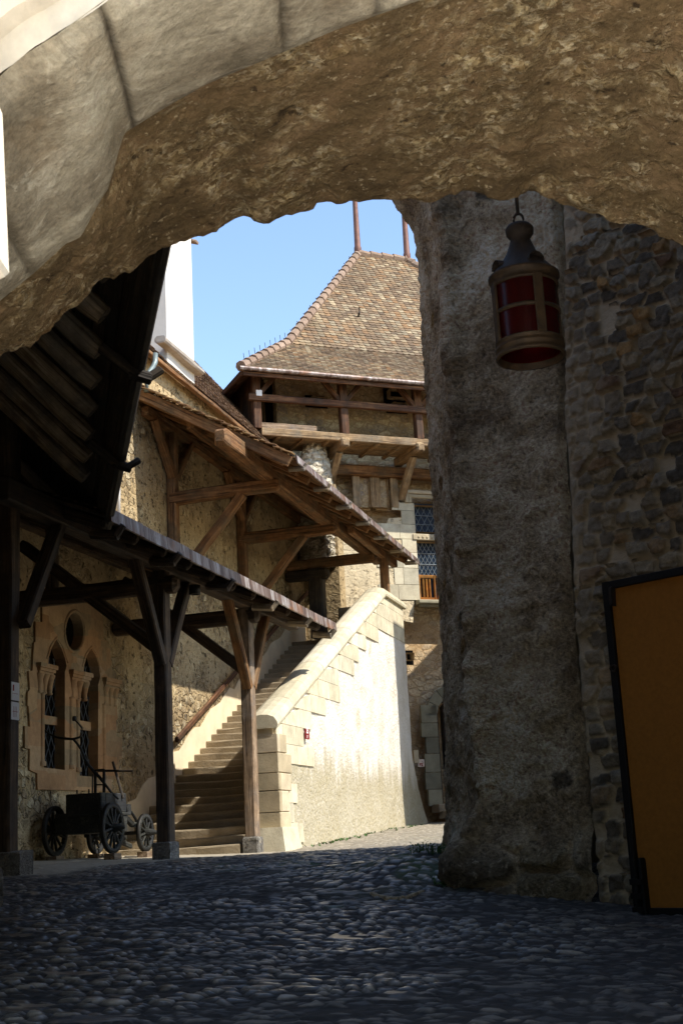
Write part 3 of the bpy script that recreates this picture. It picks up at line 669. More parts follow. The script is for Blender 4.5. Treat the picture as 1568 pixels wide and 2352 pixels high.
# rounded coping in lengths
mb = MB(); y = 21.9
def cop(y0, y1):
    prof = [(XO+.02, -.10), (XO+.075, -.09), (XO+.085, -.04), (XO+.065, .02), (XO+.01, .09), (XO-.09, .13), (XO-.22, .14), (XO-.36, .12), (XO-.46, .06), (XO-.52, -.02), (XO-.52, -.10)]
    vs = [(x+random.uniform(-.004, .004), yy, zc(yy)+dz) for yy in (y0+.004, y1-.004) for x, dz in prof]; m = len(prof)
    mb.add(vs, [tuple(range(m)), tuple(range(2*m-1, m-1, -1))]+[(q, m+q, m+(q+1) % m, (q+1) % m) for q in range(m)])
while y < 32.8:
    d_ = min(random.uniform(.8, 1.25), 32.82-y); cop(y, y+d_ if not (y < 30.7 < y+d_) else 30.7); y = y+d_ if not (y < 30.7 < y+d_) else 30.7
mb.build('coping', M['ashlar'], stair)
# end pillar and base block
mb = MB(); z = -.1; 
for hgt in (.34, .28, .36, .30, .34, .33):
    if z+hgt > 1.95: hgt = 1.95-z
    mb.cbox(XI-.02, XO+.06, 21.93, 22.06, z+.005, z+hgt-.005, .012, .004); mb.cbox(XI+.02, XO+.05, 22.06, 22.0+random.uniform(.45, .75), z+.005, z+hgt-.005, .012, .004); z += hgt
    if z >= 1.9: break
mb.build('pillar', M['molasse'], stair)
mb = MB(); b0 = P(612, 1950, Y=21.8); vs = []
for (x0, x1, y0, y1, z) in ((-7.72, -7.05, 21.72, 22.75, -.2), (-7.70, -7.13, 21.8, 22.6, .27)): vs += [(x0, y0, z), (x1, y0, z), (x1, y1, z), (x0, y1, z)]
mb.add(vs, [(3, 2, 1, 0), (4, 5, 6, 7), (0, 1, 5, 4), (1, 2, 6, 5), (2, 3, 7, 6), (3, 0, 4, 7)]); mb.build('base_block', M['ashlar'], stair)
mb = MB(); h0, h1 = P(405, 1700, X=XW+.16), P(706, 1360, X=XW+.16); mb.beam(h0, h1, .07, .11, c=.02, j=.004)
for t in (.08, .3, .55, .8): q = h0.lerp(h1, t); mb.tube([q+Vector((0, 0, -.03)), q+Vector((-.15, 0, -.09))], .012, 6)
mb.build('handrail', M['tower_wood'], stair)

# ================================================================== UPPER CANOPY
can = thing('stair_canopy', (-8.5, 27, 7), 'brown timber lean-to roof with tiles sheltering the top of the stairs', 'canopy roof')
EX, EZc, WZ = -6.9, 6.93, 8.8; ang = math.atan2(WZ-EZc, EX-XW); vC = Vector((-math.cos(ang), 0, math.sin(ang))); nC = Vector((math.sin(ang), 0, math.cos(ang)))
YC0, YC1 = 22.67, 33.2; LC = (EX-XW)/math.cos(ang); OC = Vector((EX, YC0, EZc))
mb = MB(); s = 0.0
while s < LC-.02:
    w_ = random.uniform(.17, .24); w_ = min(w_, LC-s); a = OC+vC*(s+w_/2)-nC*.035; mb.beam(a+Vector((0, .02, 0)), a+Vector((0, YC1-YC0-.02, 0)), w_-.012, .03, nC, c=.004, j=.003, seg=6); s += w_
mb.build('sheathing', M['canopy_wood'], can)
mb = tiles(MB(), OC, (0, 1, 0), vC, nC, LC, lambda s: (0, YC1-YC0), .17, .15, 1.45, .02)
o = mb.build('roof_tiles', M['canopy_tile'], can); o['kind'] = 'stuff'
y = YC0+.05; k = 0
while y < YC1:
    a = OC+Vector((0, y-YC0, 0)); mb = MB().beam(a+vC*.16-nC*.13, a+vC*LC-nC*.13, .13, .15, nC, c=.02, j=.006); mb.build('rafter', M['canopy_wood'], can); y += .78
mb = MB().beam(OC+Vector((0, -.05, 0))+vC*.02-nC*.10, OC+Vector((0, -.05, 0))+vC*LC-nC*.10, .06, .20, nC, c=.008, j=.006); mb.build('verge_board', M['canopy_wood'], can)
mb = MB()
for i in range(22):
    a = OC+Vector((-.0, -.08, 0))+vC*(i*LC/22+.02); mb.beam(a+nC*(.055+random.uniform(0, .02)), a+vC*.24+nC*.03, .20, .022, nC, c=.004, j=.006)
mb.build('verge_tiles', M['canopy_tile'], can)
mb = MB(); y = YC0
while y < YC1-.1:
    y2 = min(y+random.uniform(.7, 1.1), YC1); mb.box((EX+.05, (y+y2)/2, EZc-.02+random.uniform(-.006, .006)), (.012, 0, .004), (0, (y2-y)/2-.006, 0), (-.012, 0, .075)); y = y2
gt = mb.build('gutter', M['copper'], can)
for i in range(7):
    yy = YC0+.35+i*1.62; mb = MB()
    if yy < YC1: mb.beam((EX-.22, yy, EZc-.10), (EX+.10, yy, EZc-.12), .09, .10, c=.03); mb.beam((EX+.05, yy, EZc-.14), (EX+.13, yy, EZc-.02), .07, .05, c=.02); mb.build('gutter_bracket', M['grey_wood'], can)
XPl = -7.94; zp = 7.18
mb = MB().beam((XPl, P(510, 1045, X=XPl).y-.1, zp), (XPl, YC1+.1, zp-.05), .26, .32, c=.03, j=.01, cap=.06, seg=12); mb.build('plate_beam', M['canopy_wood'], can)
mb = MB().beam((XW+.1, YC0+.3, 8.38), (XW+.1, YC1, 8.38), .16, .2, j=.006); mb.build('wall_plate', M['canopy_wood'], can)
mb = MB().beam((-9.0, YC0+.15, 7.93), (-9.0, YC1, 7.93), .16, .2, j=.006); mb.build('purlin', M['canopy_wood'], can)
Ys = [P(385, 1100, X=XW).y, P(545, 1210, X=XW).y, 32.0]
for i, yk in enumerate(Ys):
    za = zp-.29
    mb = MB().beam((XW+.02, yk, za+(.0)), (XPl+.22, yk, za+.03), .2, .26, c=.03, j=.008, cap=.05); mb.build('bracket_arm', M['canopy_wood'], can)
    if i < 2:
        mb = MB().beam((XW+.11, yk, za-1.85), (XW+.11, yk, 8.3), .2, .2, (0, 1, 0), c=.02, j=.008); mb.build('wall_post', M['canopy_wood'], can)
        mb = MB().beam((XW+.18, yk, za-1.7), (XPl-.55, yk, za-.08), .17, .2, (0, 1, 0), c=.02, j=.007, cap=0); mb.build('strut', M['canopy_wood'], can)
        for sg in (-1, 1):
            mb = MB().beam((XW+.13, yk+sg*.05, za+.45), (XW+.13, yk+sg*.95, 8.3), .14, .17, (1, 0, 0), c=.02, j=.006, cap=0); mb.build('brace', M['canopy_wood'], can)
    else:
        q = P(728, 1350, Y=yk); mb = MB().beam((q.x, yk, 4.98), (q.x, yk, za-.13), .36, .36, (0, 1, 0), c=.03, j=.01); mb.build('landing_post', M['dark_wood'], can)
        mb = MB().beam((XW+.02, yk-.06, za-.28), (q.x+.35, yk-.06, za-.28), .24, .28, c=.05, j=.01, cap=.06); mb.build('bolster', M['dark_wood'], can)
q = P(880, 1355, X=-7.5); mb = MB().beam((-7.5, q.y+.25, zc(31)+.1), (-7.5, q.y+.25, zp-.2), .2, .2, (0, 1, 0), c=.02, j=.006); mb.build('parapet_post', M['canopy_wood'], can)
mb = MB().beam((-7.5, YC0+6.2, EZc+.02), (-7.5, YC1, EZc+.0), .16, .2, c=.02, j=.006); mb.build('plate_beam', M['canopy_wood'], can)

# ================================================================== LOWER GALLERY
gal = thing('timber_gallery', (-8.6, 18, -.1), 'dark timber gallery with braced posts and a rusty copper gutter below the canopy', 'gallery')
XG, ZG = -6.75, 3.99; YG0, YG1 = 14.3, 24.28; ag = math.atan(.40); vG = Vector((-math.cos(ag), 0, math.sin(ag))); nG = Vector((math.sin(ag), 0, math.cos(ag))); LG = (XG-XW)/math.cos(ag); OG = Vector((XG, YG0, ZG))
mb = MB(); s = 0.0
while s < LG-.02:
    w_ = min(random.uniform(.18, .26), LG-s); a = OG+vG*(s+w_/2)-nG*.03; mb.beam(a, a+Vector((0, YG1-YG0-.5*s, 0)), w_-.01, .03, nG, c=.004, j=.003, seg=6); s += w_
mb.build('sheathing', M['gallery_wood'], gal)
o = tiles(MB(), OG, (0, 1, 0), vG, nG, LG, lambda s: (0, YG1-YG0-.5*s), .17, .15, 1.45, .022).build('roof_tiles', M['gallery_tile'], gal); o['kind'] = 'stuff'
y = YG0+.3
while y < YG1:
    a = OG+Vector((0, y-YG0, 0)); LL_ = min(LG, (YG1-y)/.5); y += .92
    if LL_ < .7: continue
    mb = MB().beam(a+vG*.1-nG*.12, a+vG*LL_-nG*.12, .14, .16, nG, c=.04, j=.006, cap=.04); mb.build('rafter', M['gallery_wood'], gal)
mb = MB(); y = YG0
while y < YG1-.05:
    y2 = min(y+random.uniform(.6, 1.0), YG1); dz = random.uniform(-.006, .006); mb.box((XG+.045, (y+y2)/2, ZG-.035+dz), (.012, 0, .003), (0, (y2-y)/2-.005, 0), (-.01, 0, .085)); y = y2
mb.build('gutter', M['copper'], gal)
for i in range(6):
    yy = [14.6, 16.4, 18.5, 20.6, 22.5, 24.05][i]; mb = MB()
    mb.beam((XG-.35, yy, ZG-.17), (XG+.02, yy, ZG-.22), .12, .12, c=.04, j=.01); mb.beam((XG-.03, yy, ZG-.23), (XG+.09, yy, ZG-.10), .11, .09, c=.03, j=.01); mb.build('gutter_bracket', M['grey_wood'] if yy > 20 else M['gallery_wood'], gal)  # brackets past the shadow edge are coloured paler, as if in sun
Yp = [13.5, 17.73, 21.43]; XPc = -7.575
ztop = P(25, 840, X=XPc).z
for i, yp in enumerate(Yp):
    g = gz(XPc, yp+.15); zt_ = 4.0 if i else ztop
    mt = M['gallery_wood'] if i < 2 else M['lit_wood']  # third post gets a paler timber, its sunlit tone put into the colour
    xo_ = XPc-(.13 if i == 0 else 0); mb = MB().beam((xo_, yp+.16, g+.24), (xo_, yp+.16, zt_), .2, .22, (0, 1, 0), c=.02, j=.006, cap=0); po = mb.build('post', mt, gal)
    mb = MB().cbox(XPc-.14, XPc+.135, yp-.005, yp+.325, g-.12, g+.255, .018, .012); mb.build('stone_base', M['grey_block'], po)
mb = MB().beam((-7.56, 13.2, 4.12), (-7.56, YG1, 4.12), .22, .28, c=.02, j=.008, seg=12); mb.build('plate_beam', M['gallery_wood'], gal)
for i, (px, py) in ((1, (410, 1340)), (2, (596, 1412))):
    e = P(px, py, Y=Yp[i]+.16); mb = MB().beam((XW+.02, Yp[i]+.16, e.z), (e.x, Yp[i]+.16, e.z), .22, .26, c=.05, j=.008, cap=.06); mb.build('tie_beam', M['gallery_wood'], gal)
    mb = MB().beam((XPc-.05, Yp[i]+.16, e.z-.95), (XW+.25, Yp[i]+.16, e.z+.85), .17, .2, (0, 1, 0), c=.02, cap=0); mb.build('strut', M['gallery_wood'], gal)
    mb = MB().beam((XW+.75, Yp[i]+.16, e.z+.1), (XW+.75, Yp[i]+.16, 4.9), .16, .16, (0, 1, 0), c=.02, cap=0); mb.build('king_post', M['gallery_wood'], gal)
for i, yp in enumerate(Yp):
    for sg in (-1, 1):
        if i == 0 and sg < 0: continue
        mb = MB().beam((XPc+.02, yp+.16+sg*.08, 2.62), (XPc+.02, yp+.16+sg*.98, 4.02), .15, .17, (1, 0, 0), c=.02, j=.006, cap=0); mb.build('brace', M['gallery_wood'] if i < 2 else M['canopy_wood'], gal)  # braces of the sunlit post also take the lighter timber
mb = MB().beam((XW+.1, 13.2, 5.10), (XW+.1, 22.5, 5.10), .16, .18, j=.006); mb.build('wall_plate', M['gallery_wood'], gal)
q = P(447, 1355, Y=18.6); mb = MB().lathe(q, [(0, .07), (.09, .07), (.09, -.07), (.06, -.075), (.06, -.03), (0, -.03)], 14); mb.build('spotlight', M['iron'], gal, True)
q = P(290, 1157, Y=17.0)

# notices pinned on the corner post
pn = thing('paper_notice', (XPc+.1, 13.66, 1.5), 'white paper notice with red print, upper of two on the left corner post', 'notice', 'paper notices on the corner post')
pn2 = thing('paper_notice', (XPc+.1, 13.66, 1.3), 'white paper notice with red print, lower of two on the left corner post', 'notice', 'paper notices on the corner post')
for t_, ya, yb, kk in ((pn, 1563, 1605, 0), (pn2, 1609, 1650, 1)):
    z1, z0 = P(47, ya, X=XPc+.11).z, P(47, yb, X=XPc+.11).z
    MB().abox(XPc-.028, XPc-.022, 13.57, 13.75, z0, z1).build('sheet', M['paper'], t_)
    mb = MB()
    if kk == 0: mb.abox(XPc-.022, XPc-.021, 13.60, 13.63, z1-.10, z1-.03); mb.abox(XPc-.022, XPc-.021, 13.59, 13.72, z0+.075, z0+.079)
    else:
        for q in range(3): mb.abox(XPc-.022, XPc-.021, 13.62+q*.03, 13.625+q*.03, z0+.03, z0+.15)
        mb.abox(XPc-.022, XPc-.021, 13.60, 13.72, z0+.09, z0+.095)
    mb.build('print', M['red_paint'], t_)

# ================================================================== NEAR WING (dark eaves top left)
EA, EC = P(365, 600, Z=4.05), P(255, 1165, Z=4.05); ed = (EC-EA).normalized(); el = Vector((-ed.y, ed.x, 0)); el = el if el.x < 0 else -el
wing = thing('timber_wing', EA+el*2+Vector((0, 0, -4.6)), 'shadowed wing on the near left whose deep eaves of log rafters hang over the court', 'building')
vW = (el+Vector((0, 0, 1))).normalized(); nW = (Vector((0, 0, 1))-el).normalized(); OW = EA-ed*2.2; LL = (EC-EA).length+2.2+.75; LW = 4.8
mb = MB(); s = .0
while s < LW:
    w_ = random.uniform(.2, .28); a = OW+vW*(s+w_/2)-nW*.02; mb.beam(a, a+ed*(LL+1.35*s), w_-(.02 if random.random() < .7 else .06), .03, nW, c=.004, j=.004, seg=8); s += w_
mb.build('sheathing', M['dark_wood'], wing)
mb = MB(); a = OW+nW*.03; ex = ed*(LL+1.35*LW); mb.add([a, a+ed*LL, a+ex+vW*LW, a+vW*LW, a+nW*.06, a+ed*LL+nW*.06, a+ex+vW*LW+nW*.06, a+vW*LW+nW*.06], [(3, 2, 1, 0), (4, 5, 6, 7), (0, 1, 5, 4), (1, 2, 6, 5), (2, 3, 7, 6), (3, 0, 4, 7)])
mb.build('roof', M['brown_tile'], wing)
for i in range(11):
    a = OW+ed*(.35+i*.80); 
    if .35+i*.8 > LL-.1: break
    mb = MB().tube([a+vW*.32-nW*.14, a+vW*.5-nW*.15, a+vW*2-nW*(.15+random.uniform(-.02, .02)), a+vW*LW-nW*.15], [.085, .10, .105, .11], 10); mb.build('rafter', M['rafter_wood'], wing)
mb = MB().beam(OW-nW*.07+vW*.07, OW+ed*LL-nW*.07+vW*.07, .15, .05, nW, c=.01, seg=14); mb.build('eave_board', M['dark_wood'], wing)
mb = MB().tube([OW-vW*.03-nW*.05+ed*(LL*i/12) for i in range(13)], .065, 8); mb.build('gutter', M['dark_wood'], wing)
for i in range(1, 6):
    s0_ = i*.8/1.35+.15; a = OW+ed*(LL+i*.8-.1)
    if s0_ < LW-.6: MB().tube([a+vW*s0_-nW*.14, a+vW*LW-nW*.15], [.09, .11], 10).build('rafter', M['rafter_wood'], wing)
for px, py in ((345, 835), (298, 1046)):
    q = P(px-14, py, Z=4.0); t_ = (q-OW).dot(ed); a = OW+ed*t_-nW*.06; mb = MB().beam(a+vW*.3-nW*.1, a-vW*.10-nW*.08, .10, .10, nW, c=.03, j=.008); mb.beam(a-vW*.03-nW*.11, a-vW*.20+nW*.0, .09, .10, nW, c=.03, j=.008); mb.beam(a-vW*.16-nW*.05, a-vW*.20+nW*.12, .07, .07, nW, c=.02, j=.006); mb.build('gutter_bracket', M['dark_wood'], wing)
pz = Vector((XPc, 13.66, ztop+.1)); mb = MB().beam(pz-ed*7.2, pz+ed*.32, .26, .26, c=.07, j=.01, cap=.08); mb.build('purlin', M['dark_wood'], wing)
a = OW+el*3.2; b = EC+el*3.0+ed*.6
mb = MB(); qx = el*.4; mb.add([Vector((p_.x, p_.y, z)) for z in (-.9, 7.4) for p_ in (a, b, b+qx, a+qx)], [(0, 1, 2, 3), (7, 6, 5, 4), (0, 4, 5, 1), (1, 5, 6, 2), (2, 6, 7, 3), (3, 7, 4, 0)]); mb.build('wall', M['house_wall'], wing)
mb = MB(); b2 = Vector((XW-.3, b.y+.4, 0)); mb.beam(Vector((b.x, b.y, 2.6)), Vector((b2.x, b2.y, 2.6)), .4, 7.0, j=0); mb.build('gable_wall', M['house_wall'], wing)

# ================================================================== TOWER
ta = R(52.8); TT = Vector((math.sin(ta), math.cos(ta), 0)); TN = Vector((TT.y, -TT.x, 0)); TB = -TN
T0 = P(945, 1895, Y=35.5); T0 = Vector((T0.x, T0.y, 0))
def tw(px, py, off=0.0):
    p = PL(px, py, T0+TN*off, TN); return ((p-T0).dot(TT), p.z)
def tp(s, z, off=0.0): return T0+TT*s+TN*off+Vector((0, 0, z))
tower = thing('castle_tower', tp(0, .25, -3), 'rubble stone tower with timber gallery and steep hipped tile roof behind the stairs', 'tower')
def z4(x, y): return (459.4+.3663*x, 746.5+.3663*y)
def z3c(x, y): return (890+.1953*x, 947.4+.1953*y)
def z4c(x, y): return (890+.2319*x, 1406.8+.2319*y)
def rect(a, b): (s0, za), (s1, zb) = tw(*a), tw(*b); return [(s0, min(za, zb)), (s1, min(za, zb)), (s1, max(za, zb)), (s0, max(za, zb))]
S0 = tw(604, 940)[0]; S1 = S0+9.6
up = rect(z3c(308, 1085), z3c(660, 1415)); lo = rect(z3c(340, 1515), z3c(675, 2205))
up[1] = (up[0][0]+1.15, up[1][1]); up[2] = (up[0][0]+1.15, up[2][1]); up[0] = (up[0][0], up[1][1]); up[3] = (up[0][0], up[2][1])
lo = [(up[0][0], lo[0][1]), (up[0][0]+1.15, lo[0][1]), (up[0][0]+1.15, lo[2][1]), (up[0][0], lo[2][1])]
d0, dz1 = tw(*z4c(480, 1060)); dzb = tw(*z4c(495, 1900))[1]; dw = 1.25
door = [(d0, dzb), (d0+dw, dzb), (d0+dw, dz1)]+[(d0+dw/2+dw/2*math.cos(t)*1.0, dz1+.55*math.sin(t)) for t in np.linspace(.25, math.pi-.25, 9)]+[(d0, dz1)]
dark = rect((606, 872), (636, 975))
bwin = rect(z4(1192, 395), z4(1298, 455)); put = rect(z4c(188, 398), z4c(268, 470))
ni1 = rect(z4(985, 945), z4(1070, 1145)); ni2 = rect(z4(1112, 945), z4(1188, 1145))
def slit(px, py, w=.52):
    s, z = tw(px, py); r = .085; o = []
    for t in np.linspace(.7, 2*math.pi-.7, 9): o.append((s-w/2+r-r*math.cos(t)+.0, z-r*math.sin(t)))
    o2 = []
    for t in np.linspace(.7, 2*math.pi-.7, 9): o2.append((s+w/2-r+r*math.cos(t), z+r*math.sin(t)))
    return o+o2
sl1 = slit(*z4(752, 460)); sl2 = slit(*z4(1258, 497))
mb = MB().plate([(S0, -.8), (S1, -.8), (S1, 12.9), (S0, 12.9)], [up, lo, door, dark, bwin, put, ni1, ni2, sl1, sl2], lambda s, z: tp(s, z), TB*.28); wl = mb.build('wall', M['tower_wall'], tower)
for h_ in (dark, bwin, put, sl1, sl2):
    mb = MB()
    ss = [a for a, b in h_]; zs = [b for a, b in h_]; mb.add([tp(min(ss)-.1, min(zs)-.1, -.3), tp(max(ss)+.1, min(zs)-.1, -.3), tp(max(ss)+.1, max(zs)+.1, -.3), tp(min(ss)-.1, max(zs)+.1, -.3)], [(0, 1, 2, 3)]); mb.build('shade_panel', M['shade_black'], tower)  # black sheets paint in the darkness behind the openings
mb = MB(); mb.plate([(S0+.02, -.8), (S1, -.8), (S1, 12.8), (S0+.02, 12.8)], [], lambda s, z: tp(s, z, -.45), TB*9.0); mb.build('core_wall', M['tower_wall'], tower)
def framed(h_, fr, d, off=.0):
    pass
# niche timbers and render
for h_ in (ni1, ni2):
    ss = [a for a, b in h_]; zs = [b for a, b in h_]; mb = MB().plate([(min(ss)-.05, min(zs)-.05), (max(ss)+.05, min(zs)-.05), (max(ss)+.05, max(zs)+.05), (min(ss)-.05, max(zs)+.05)], [], lambda s, z: tp(s, z, -.14), TB*.05); mb.build('niche_panel', M['tower_wall'], tower)
for px in (972, 1090, 1208):
    s, z1 = tw(*z4(px, 940)); _, z0 = tw(*z4(px, 1145)); mb = MB().beam(tp(s, z0, .02), tp(s, z1, .02), .3 if px == 1090 else .22, .06, TN, c=.01); mb.build('stud', M['plank'], tower)
(a_, za), (b_, zb) = tw(*z4(835, 910)), tw(*z4(1415, 930)); mb = MB().beam(tp(a_, za, .04), tp(a_+6.5, za, .04), .3, .3, TN, c=.03, j=.01); mb.build('timber_band', M['canopy_wood'], tower)
mb = MB().plate([tw(*q) for q in [(770, 1500), (772, 1228), (800, 1232), (846, 1226), (872, 1236), (893, 1190), (938, 1188), (950, 1240), (950, 1396), (948, 1430), (915, 1424), (860, 1450)]], [], lambda s, z: tp(s, z, .006), TB*.03); mb.build('plaster_patch', M['far_plaster'], tower)
# oak and glass window
win2 = None
(su, zu0), (su1, zu1) = up[0], up[2]
mb = MB()
hs = tw(*z3c(205, 915)); hz = tw(*z3c(205, 1062))[1]
for dz, wv_, pr in ((0, .12, .09), (.12, .10, .05)):
    mb.beam(tp(hs[0]+dz, hz, pr/2), tp(hs[0]+dz, hs[1]-dz, pr/2), pr+.02, .11, TT, c=.02, j=.002, cap=0); mb.beam(tp(hs[0]+dz-.05, hs[1]-dz-.05, pr/2), tp(2*su+1.15-hs[0]-dz+.05, hs[1]-dz-.05, pr/2), pr+.02, .11, (0, 0, 1), c=.02, j=.002, cap=0)
    mb.beam(tp(2*su+1.15-hs[0]-dz, hz, pr/2), tp(2*su+1.15-hs[0]-dz, hs[1]-dz, pr/2), pr+.02, .11, TT, c=.02, j=.002, cap=0)
win2 = mb.build('window', M['molasse'], tower)
mb = MB().plate([(su-.2, lo[0][1]-.1), (su+1.35, lo[0][1]-.1), (su+1.35, zu1+.1), (su-.2, zu1+.1)], [], lambda s, z: tp(s, z, -.2), TB*.04); mb.build('glass', M['blue_glass'], win2)
mb = MB(); zt_ = tw(*z3c(340, 1430))[1]; zt0 = tw(*z3c(340, 1505))[1]
mb.beam(tp(su-.12, (zt_+zt0)/2, -.02), tp(su+1.27, (zt_+zt0)/2, -.02), .16, zt_-zt0, c=.02, j=.002)
tr2 = mb.build('transom', M['molasse'], win2)
for i in range(9): MB().lathe(tp(su+.06+i*.13, (zt_+zt0)/2, .06), [(.045, -.01), (.03, .02), (0, .03)], 8, ax=(TT, Vector((0, 0, 1)), TN)).build('rosette', M['molasse'], tower)
def lattice(z0, z1, st, nm):
    mb = MB(); W_ = 1.15; k = -30
    while k < 40:
        for sg in (1, -1):
            sa, za_ = su+k*st, z0; pts = []
            for t in (0, 1):
                pts.append((sa+sg*(z1-z0)*.58*t, z0+(z1-z0)*t))
            (x0, y0), (x1, y1) = pts; lo_, hi = su, su+W_
            def clip(x0, y0, x1, y1):
                o = []
                for (xa, ya, xb, yb) in ((x0, y0, x1, y1), (x1, y1, x0, y0)):
                    if lo_ <= xa <= hi: o.append((xa, ya))
                    else:
                        e_ = lo_ if xa < lo_ else hi; t = (e_-xa)/(xb-xa) if xb != xa else -1
                        if 0 <= t <= 1: o.append((e_, ya+(yb-ya)*t))
                return o
            c_ = clip(x0, y0, x1, y1)
            if len(c_) == 2 and math.dist(*c_) > .05: mb.tube([tp(c_[0][0], c_[0][1], -.185), tp(c_[1][0], c_[1][1], -.185)], .008, 4)
        k += 1
    for f in (.33, .66): mb.tube([tp(su, z0+(z1-z0)*f, -.18), tp(su+W_, z0+(z1-z0)*f, -.18)], .012, 4)
    return mb.build(nm, M['mesh_lead'], win2)
zsh = tw(*z3c(360, 1900))[1]
lattice(zu0, zu1, .19, 'lead_lattice'); lattice(zsh, zt0, .13, 'lead_lattice')
zs0 = lo[0][1]
for k in range(2):
    a = su+.02+k*.57; mb = MB(); hgt = zsh-zs0
    mb.beam(tp(a+.04, zs0, -.12), tp(a+.04, zsh, -.12), .05, .08, TN, j=0); mb.beam(tp(a+.51, zs0, -.12), tp(a+.51, zsh, -.12), .05, .08, TN, j=0)
    mb.beam(tp(a, zs0+.04, -.12), tp(a+.55, zs0+.04, -.12), .05, .08, j=0); mb.beam(tp(a, zsh-.05, -.12), tp(a+.55, zsh-.05, -.12), .05, .1, j=0)
    for q in range(3): mb.beam(tp(a+.12+q*.10+.05, zs0+.08, -.15), tp(a+.12+q*.10+.05, zsh-.1, -.15), .06, .085, TN, c=.02, j=0)
    mb.build('shutter', M['door_wood'], win2)
(sa, z1), (_, z0) = tw(*z3c(325, 2215)), tw(*z3c(325, 2295)); mb = MB().beam(tp(sa, z1-.06, .1), tp(su+1.5, z1-.06, .1), .30, .12, c=.03, j=0); mb.beam(tp(sa+.06, z0+.05, .06), tp(su+1.45, z0+.05, .06), .2, .1, c=.03, j=0); mb.build('sill', M['green_ashlar'], win2)
# ashlar blocks beside the window
mb = MB(); z = tw(*z3c(300, 2210))[1]; k = 0; zt_ = hz
while z < zt_-.1:
    hgt = random.uniform(.36, .5); z2 = min(z+hgt, zt_); wv_ = random.choice((.45, .75, 1.0, 1.25)) if z < 8.4 else random.choice((.3, .5, .7)); s_ = su-.005
    while wv_ > .1:
        b_ = min(wv_, random.uniform(.4, .65)); c_ = tp(s_-b_/2, (z+z2)/2, .008); mb.box(c_, TT*(b_/2-.006), TN*.02, (0, 0, (z2-z)/2-.006)); s_ -= b_; wv_ -= b_
    z = z2
mb.build('ashlar_jamb', M['ashlar'], tower)
# doorway
mb = MB(); z = dzb-.05
while z < dz1:
    hgt = random.uniform(.35, .5); b_ = random.uniform(.3, .55); mb.box(tp(d0-b_/2, z+hgt/2, .02), TT*(b_/2-.004), TN*.05, (0, 0, hgt/2-.006)); mb.box(tp(d0+dw+b_/2, z+hgt/2, .02), TT*(b_/2-.004), TN*.05, (0, 0, hgt/2-.006)); z += hgt
for i in range(7):
    t0, t1 = math.pi*i/7, math.pi*(i+1)/7; tm = (t0+t1)/2
    vs = []
    for off in (-.03, .07):
        for (t, r0) in ((t0+.01, 0), (t1-.01, 0), (t1-.01, .32), (t0+.01, .32)): vs.append(tp(d0+dw/2+(dw/2+r0)*math.cos(t), dz1+.1+(.55+r0)*math.sin(t), off))
    mb.add(vs, [(0, 3, 2, 1), (4, 5, 6, 7), (0, 1, 5, 4), (1, 2, 6, 5), (2, 3, 7, 6), (3, 0, 4, 7)])
dj = mb.build('doorway', M['green_ashlar'], tower)
mb = MB()
for q in range(6): mb.beam(tp(d0+.1+q*.21, dzb, -.24), tp(d0+.1+q*.21, dz1+.7, -.24), .05, .2, TN, c=.008, j=.002)
mb.build('door', M['dark_wood'], dj)
mb = MB().beam(tp(d0-.3, dzb-.12, .2), tp(d0+dw+.3, dzb-.12, .2), .5, .22, c=.03, j=.005); mb.beam(tp(d0-.2, dzb-.3, .45), tp(d0+dw+.2, dzb-.3, .45), .5, .2, c=.03, j=.005); mb.build('door_step', M['step_stone'], dj)
s_, z_ = tw(*z4c(267, 1432)); mb = MB().box(tp(s_, z_, .05), TT*.07, TN*.06, (0, 0, .17)); mb.build('wall_box', M['molasse'], tower)
# timber gallery around the top
GO = 1.4; zf = tw(780, 1004, GO)[1]; SG0 = tw(600, 990, GO)[0]; SG1 = SG0+10.4
mb = MB(); o = .06
while o < GO-.02:
    mb.beam(tp(SG0+.05, zf-.02, o+.09), tp(SG1, zf-.02, o+.09), .17, .05, c=.006, j=.004, seg=8); o += .19
mb.build('gallery_floor', M['plank'], tower)
mb = MB().beam(tp(SG0-.0, zf-.0, GO), tp(SG1, zf-.0, GO), .10, .22, c=.02, j=.008, seg=10); mb.build('gallery_edge_beam', M['plank'], tower)
mb = MB().beam(tp(SG0-.05, zf+.20, GO-.1), tp(SG0+1.6, zf+.20, GO-.1), .05, .2, j=.004); mb.build('kick_board', M['lit_wood'], tower)
Ps = [tw(591, 950, GO)[0], tw(790, 950, GO)[0], tw(962, 970, GO)[0]]; Ps.append(2*Ps[2]-Ps[1]); zr = tw(790, 930, GO)[1]; ztp = tw(790, 868, GO)[1]
for s_ in Ps:
    mb = MB().beam(tp(s_, zf+.1, GO-.06), tp(s_, ztp, GO-.06), .22, .22, TN, c=.02, j=.006, cap=0); mb.build('post', M['tower_wood'], tower)
    for sg in (-1, 1):
        if s_ == Ps[0] and sg < 0: continue
        mb = MB().beam(tp(s_, ztp-.75, GO-.06), tp(s_+sg*.62, ztp-.02, GO-.06), .13, .14, TN, c=.015, cap=0); mb.build('brace', M['tower_wood'], tower)
    if s_ > Ps[0]:
        sj = s_-.05; mb = MB().beam(tp(sj, zf-.16, -.1), tp(sj, zf-.16, GO+.14), .24, .26, c=.03, j=.006, cap=.04); mb.build('joist', M['plank'], tower)
        mb = MB().beam(tp(sj, zf-1.25, .05), tp(sj, zf-.28, 1.0), .16, .2, TT, c=.03, j=.012, cap=0); mb.build('bracket', M['plank'], tower)
for k in range(14):
    s_ = SG0+.5+k*.72; mb = MB().beam(tp(s_, zf-.08, 0), tp(s_, zf-.08, GO-.05), .11, .09, c=.015); mb.build('joist', M['plank'], tower)
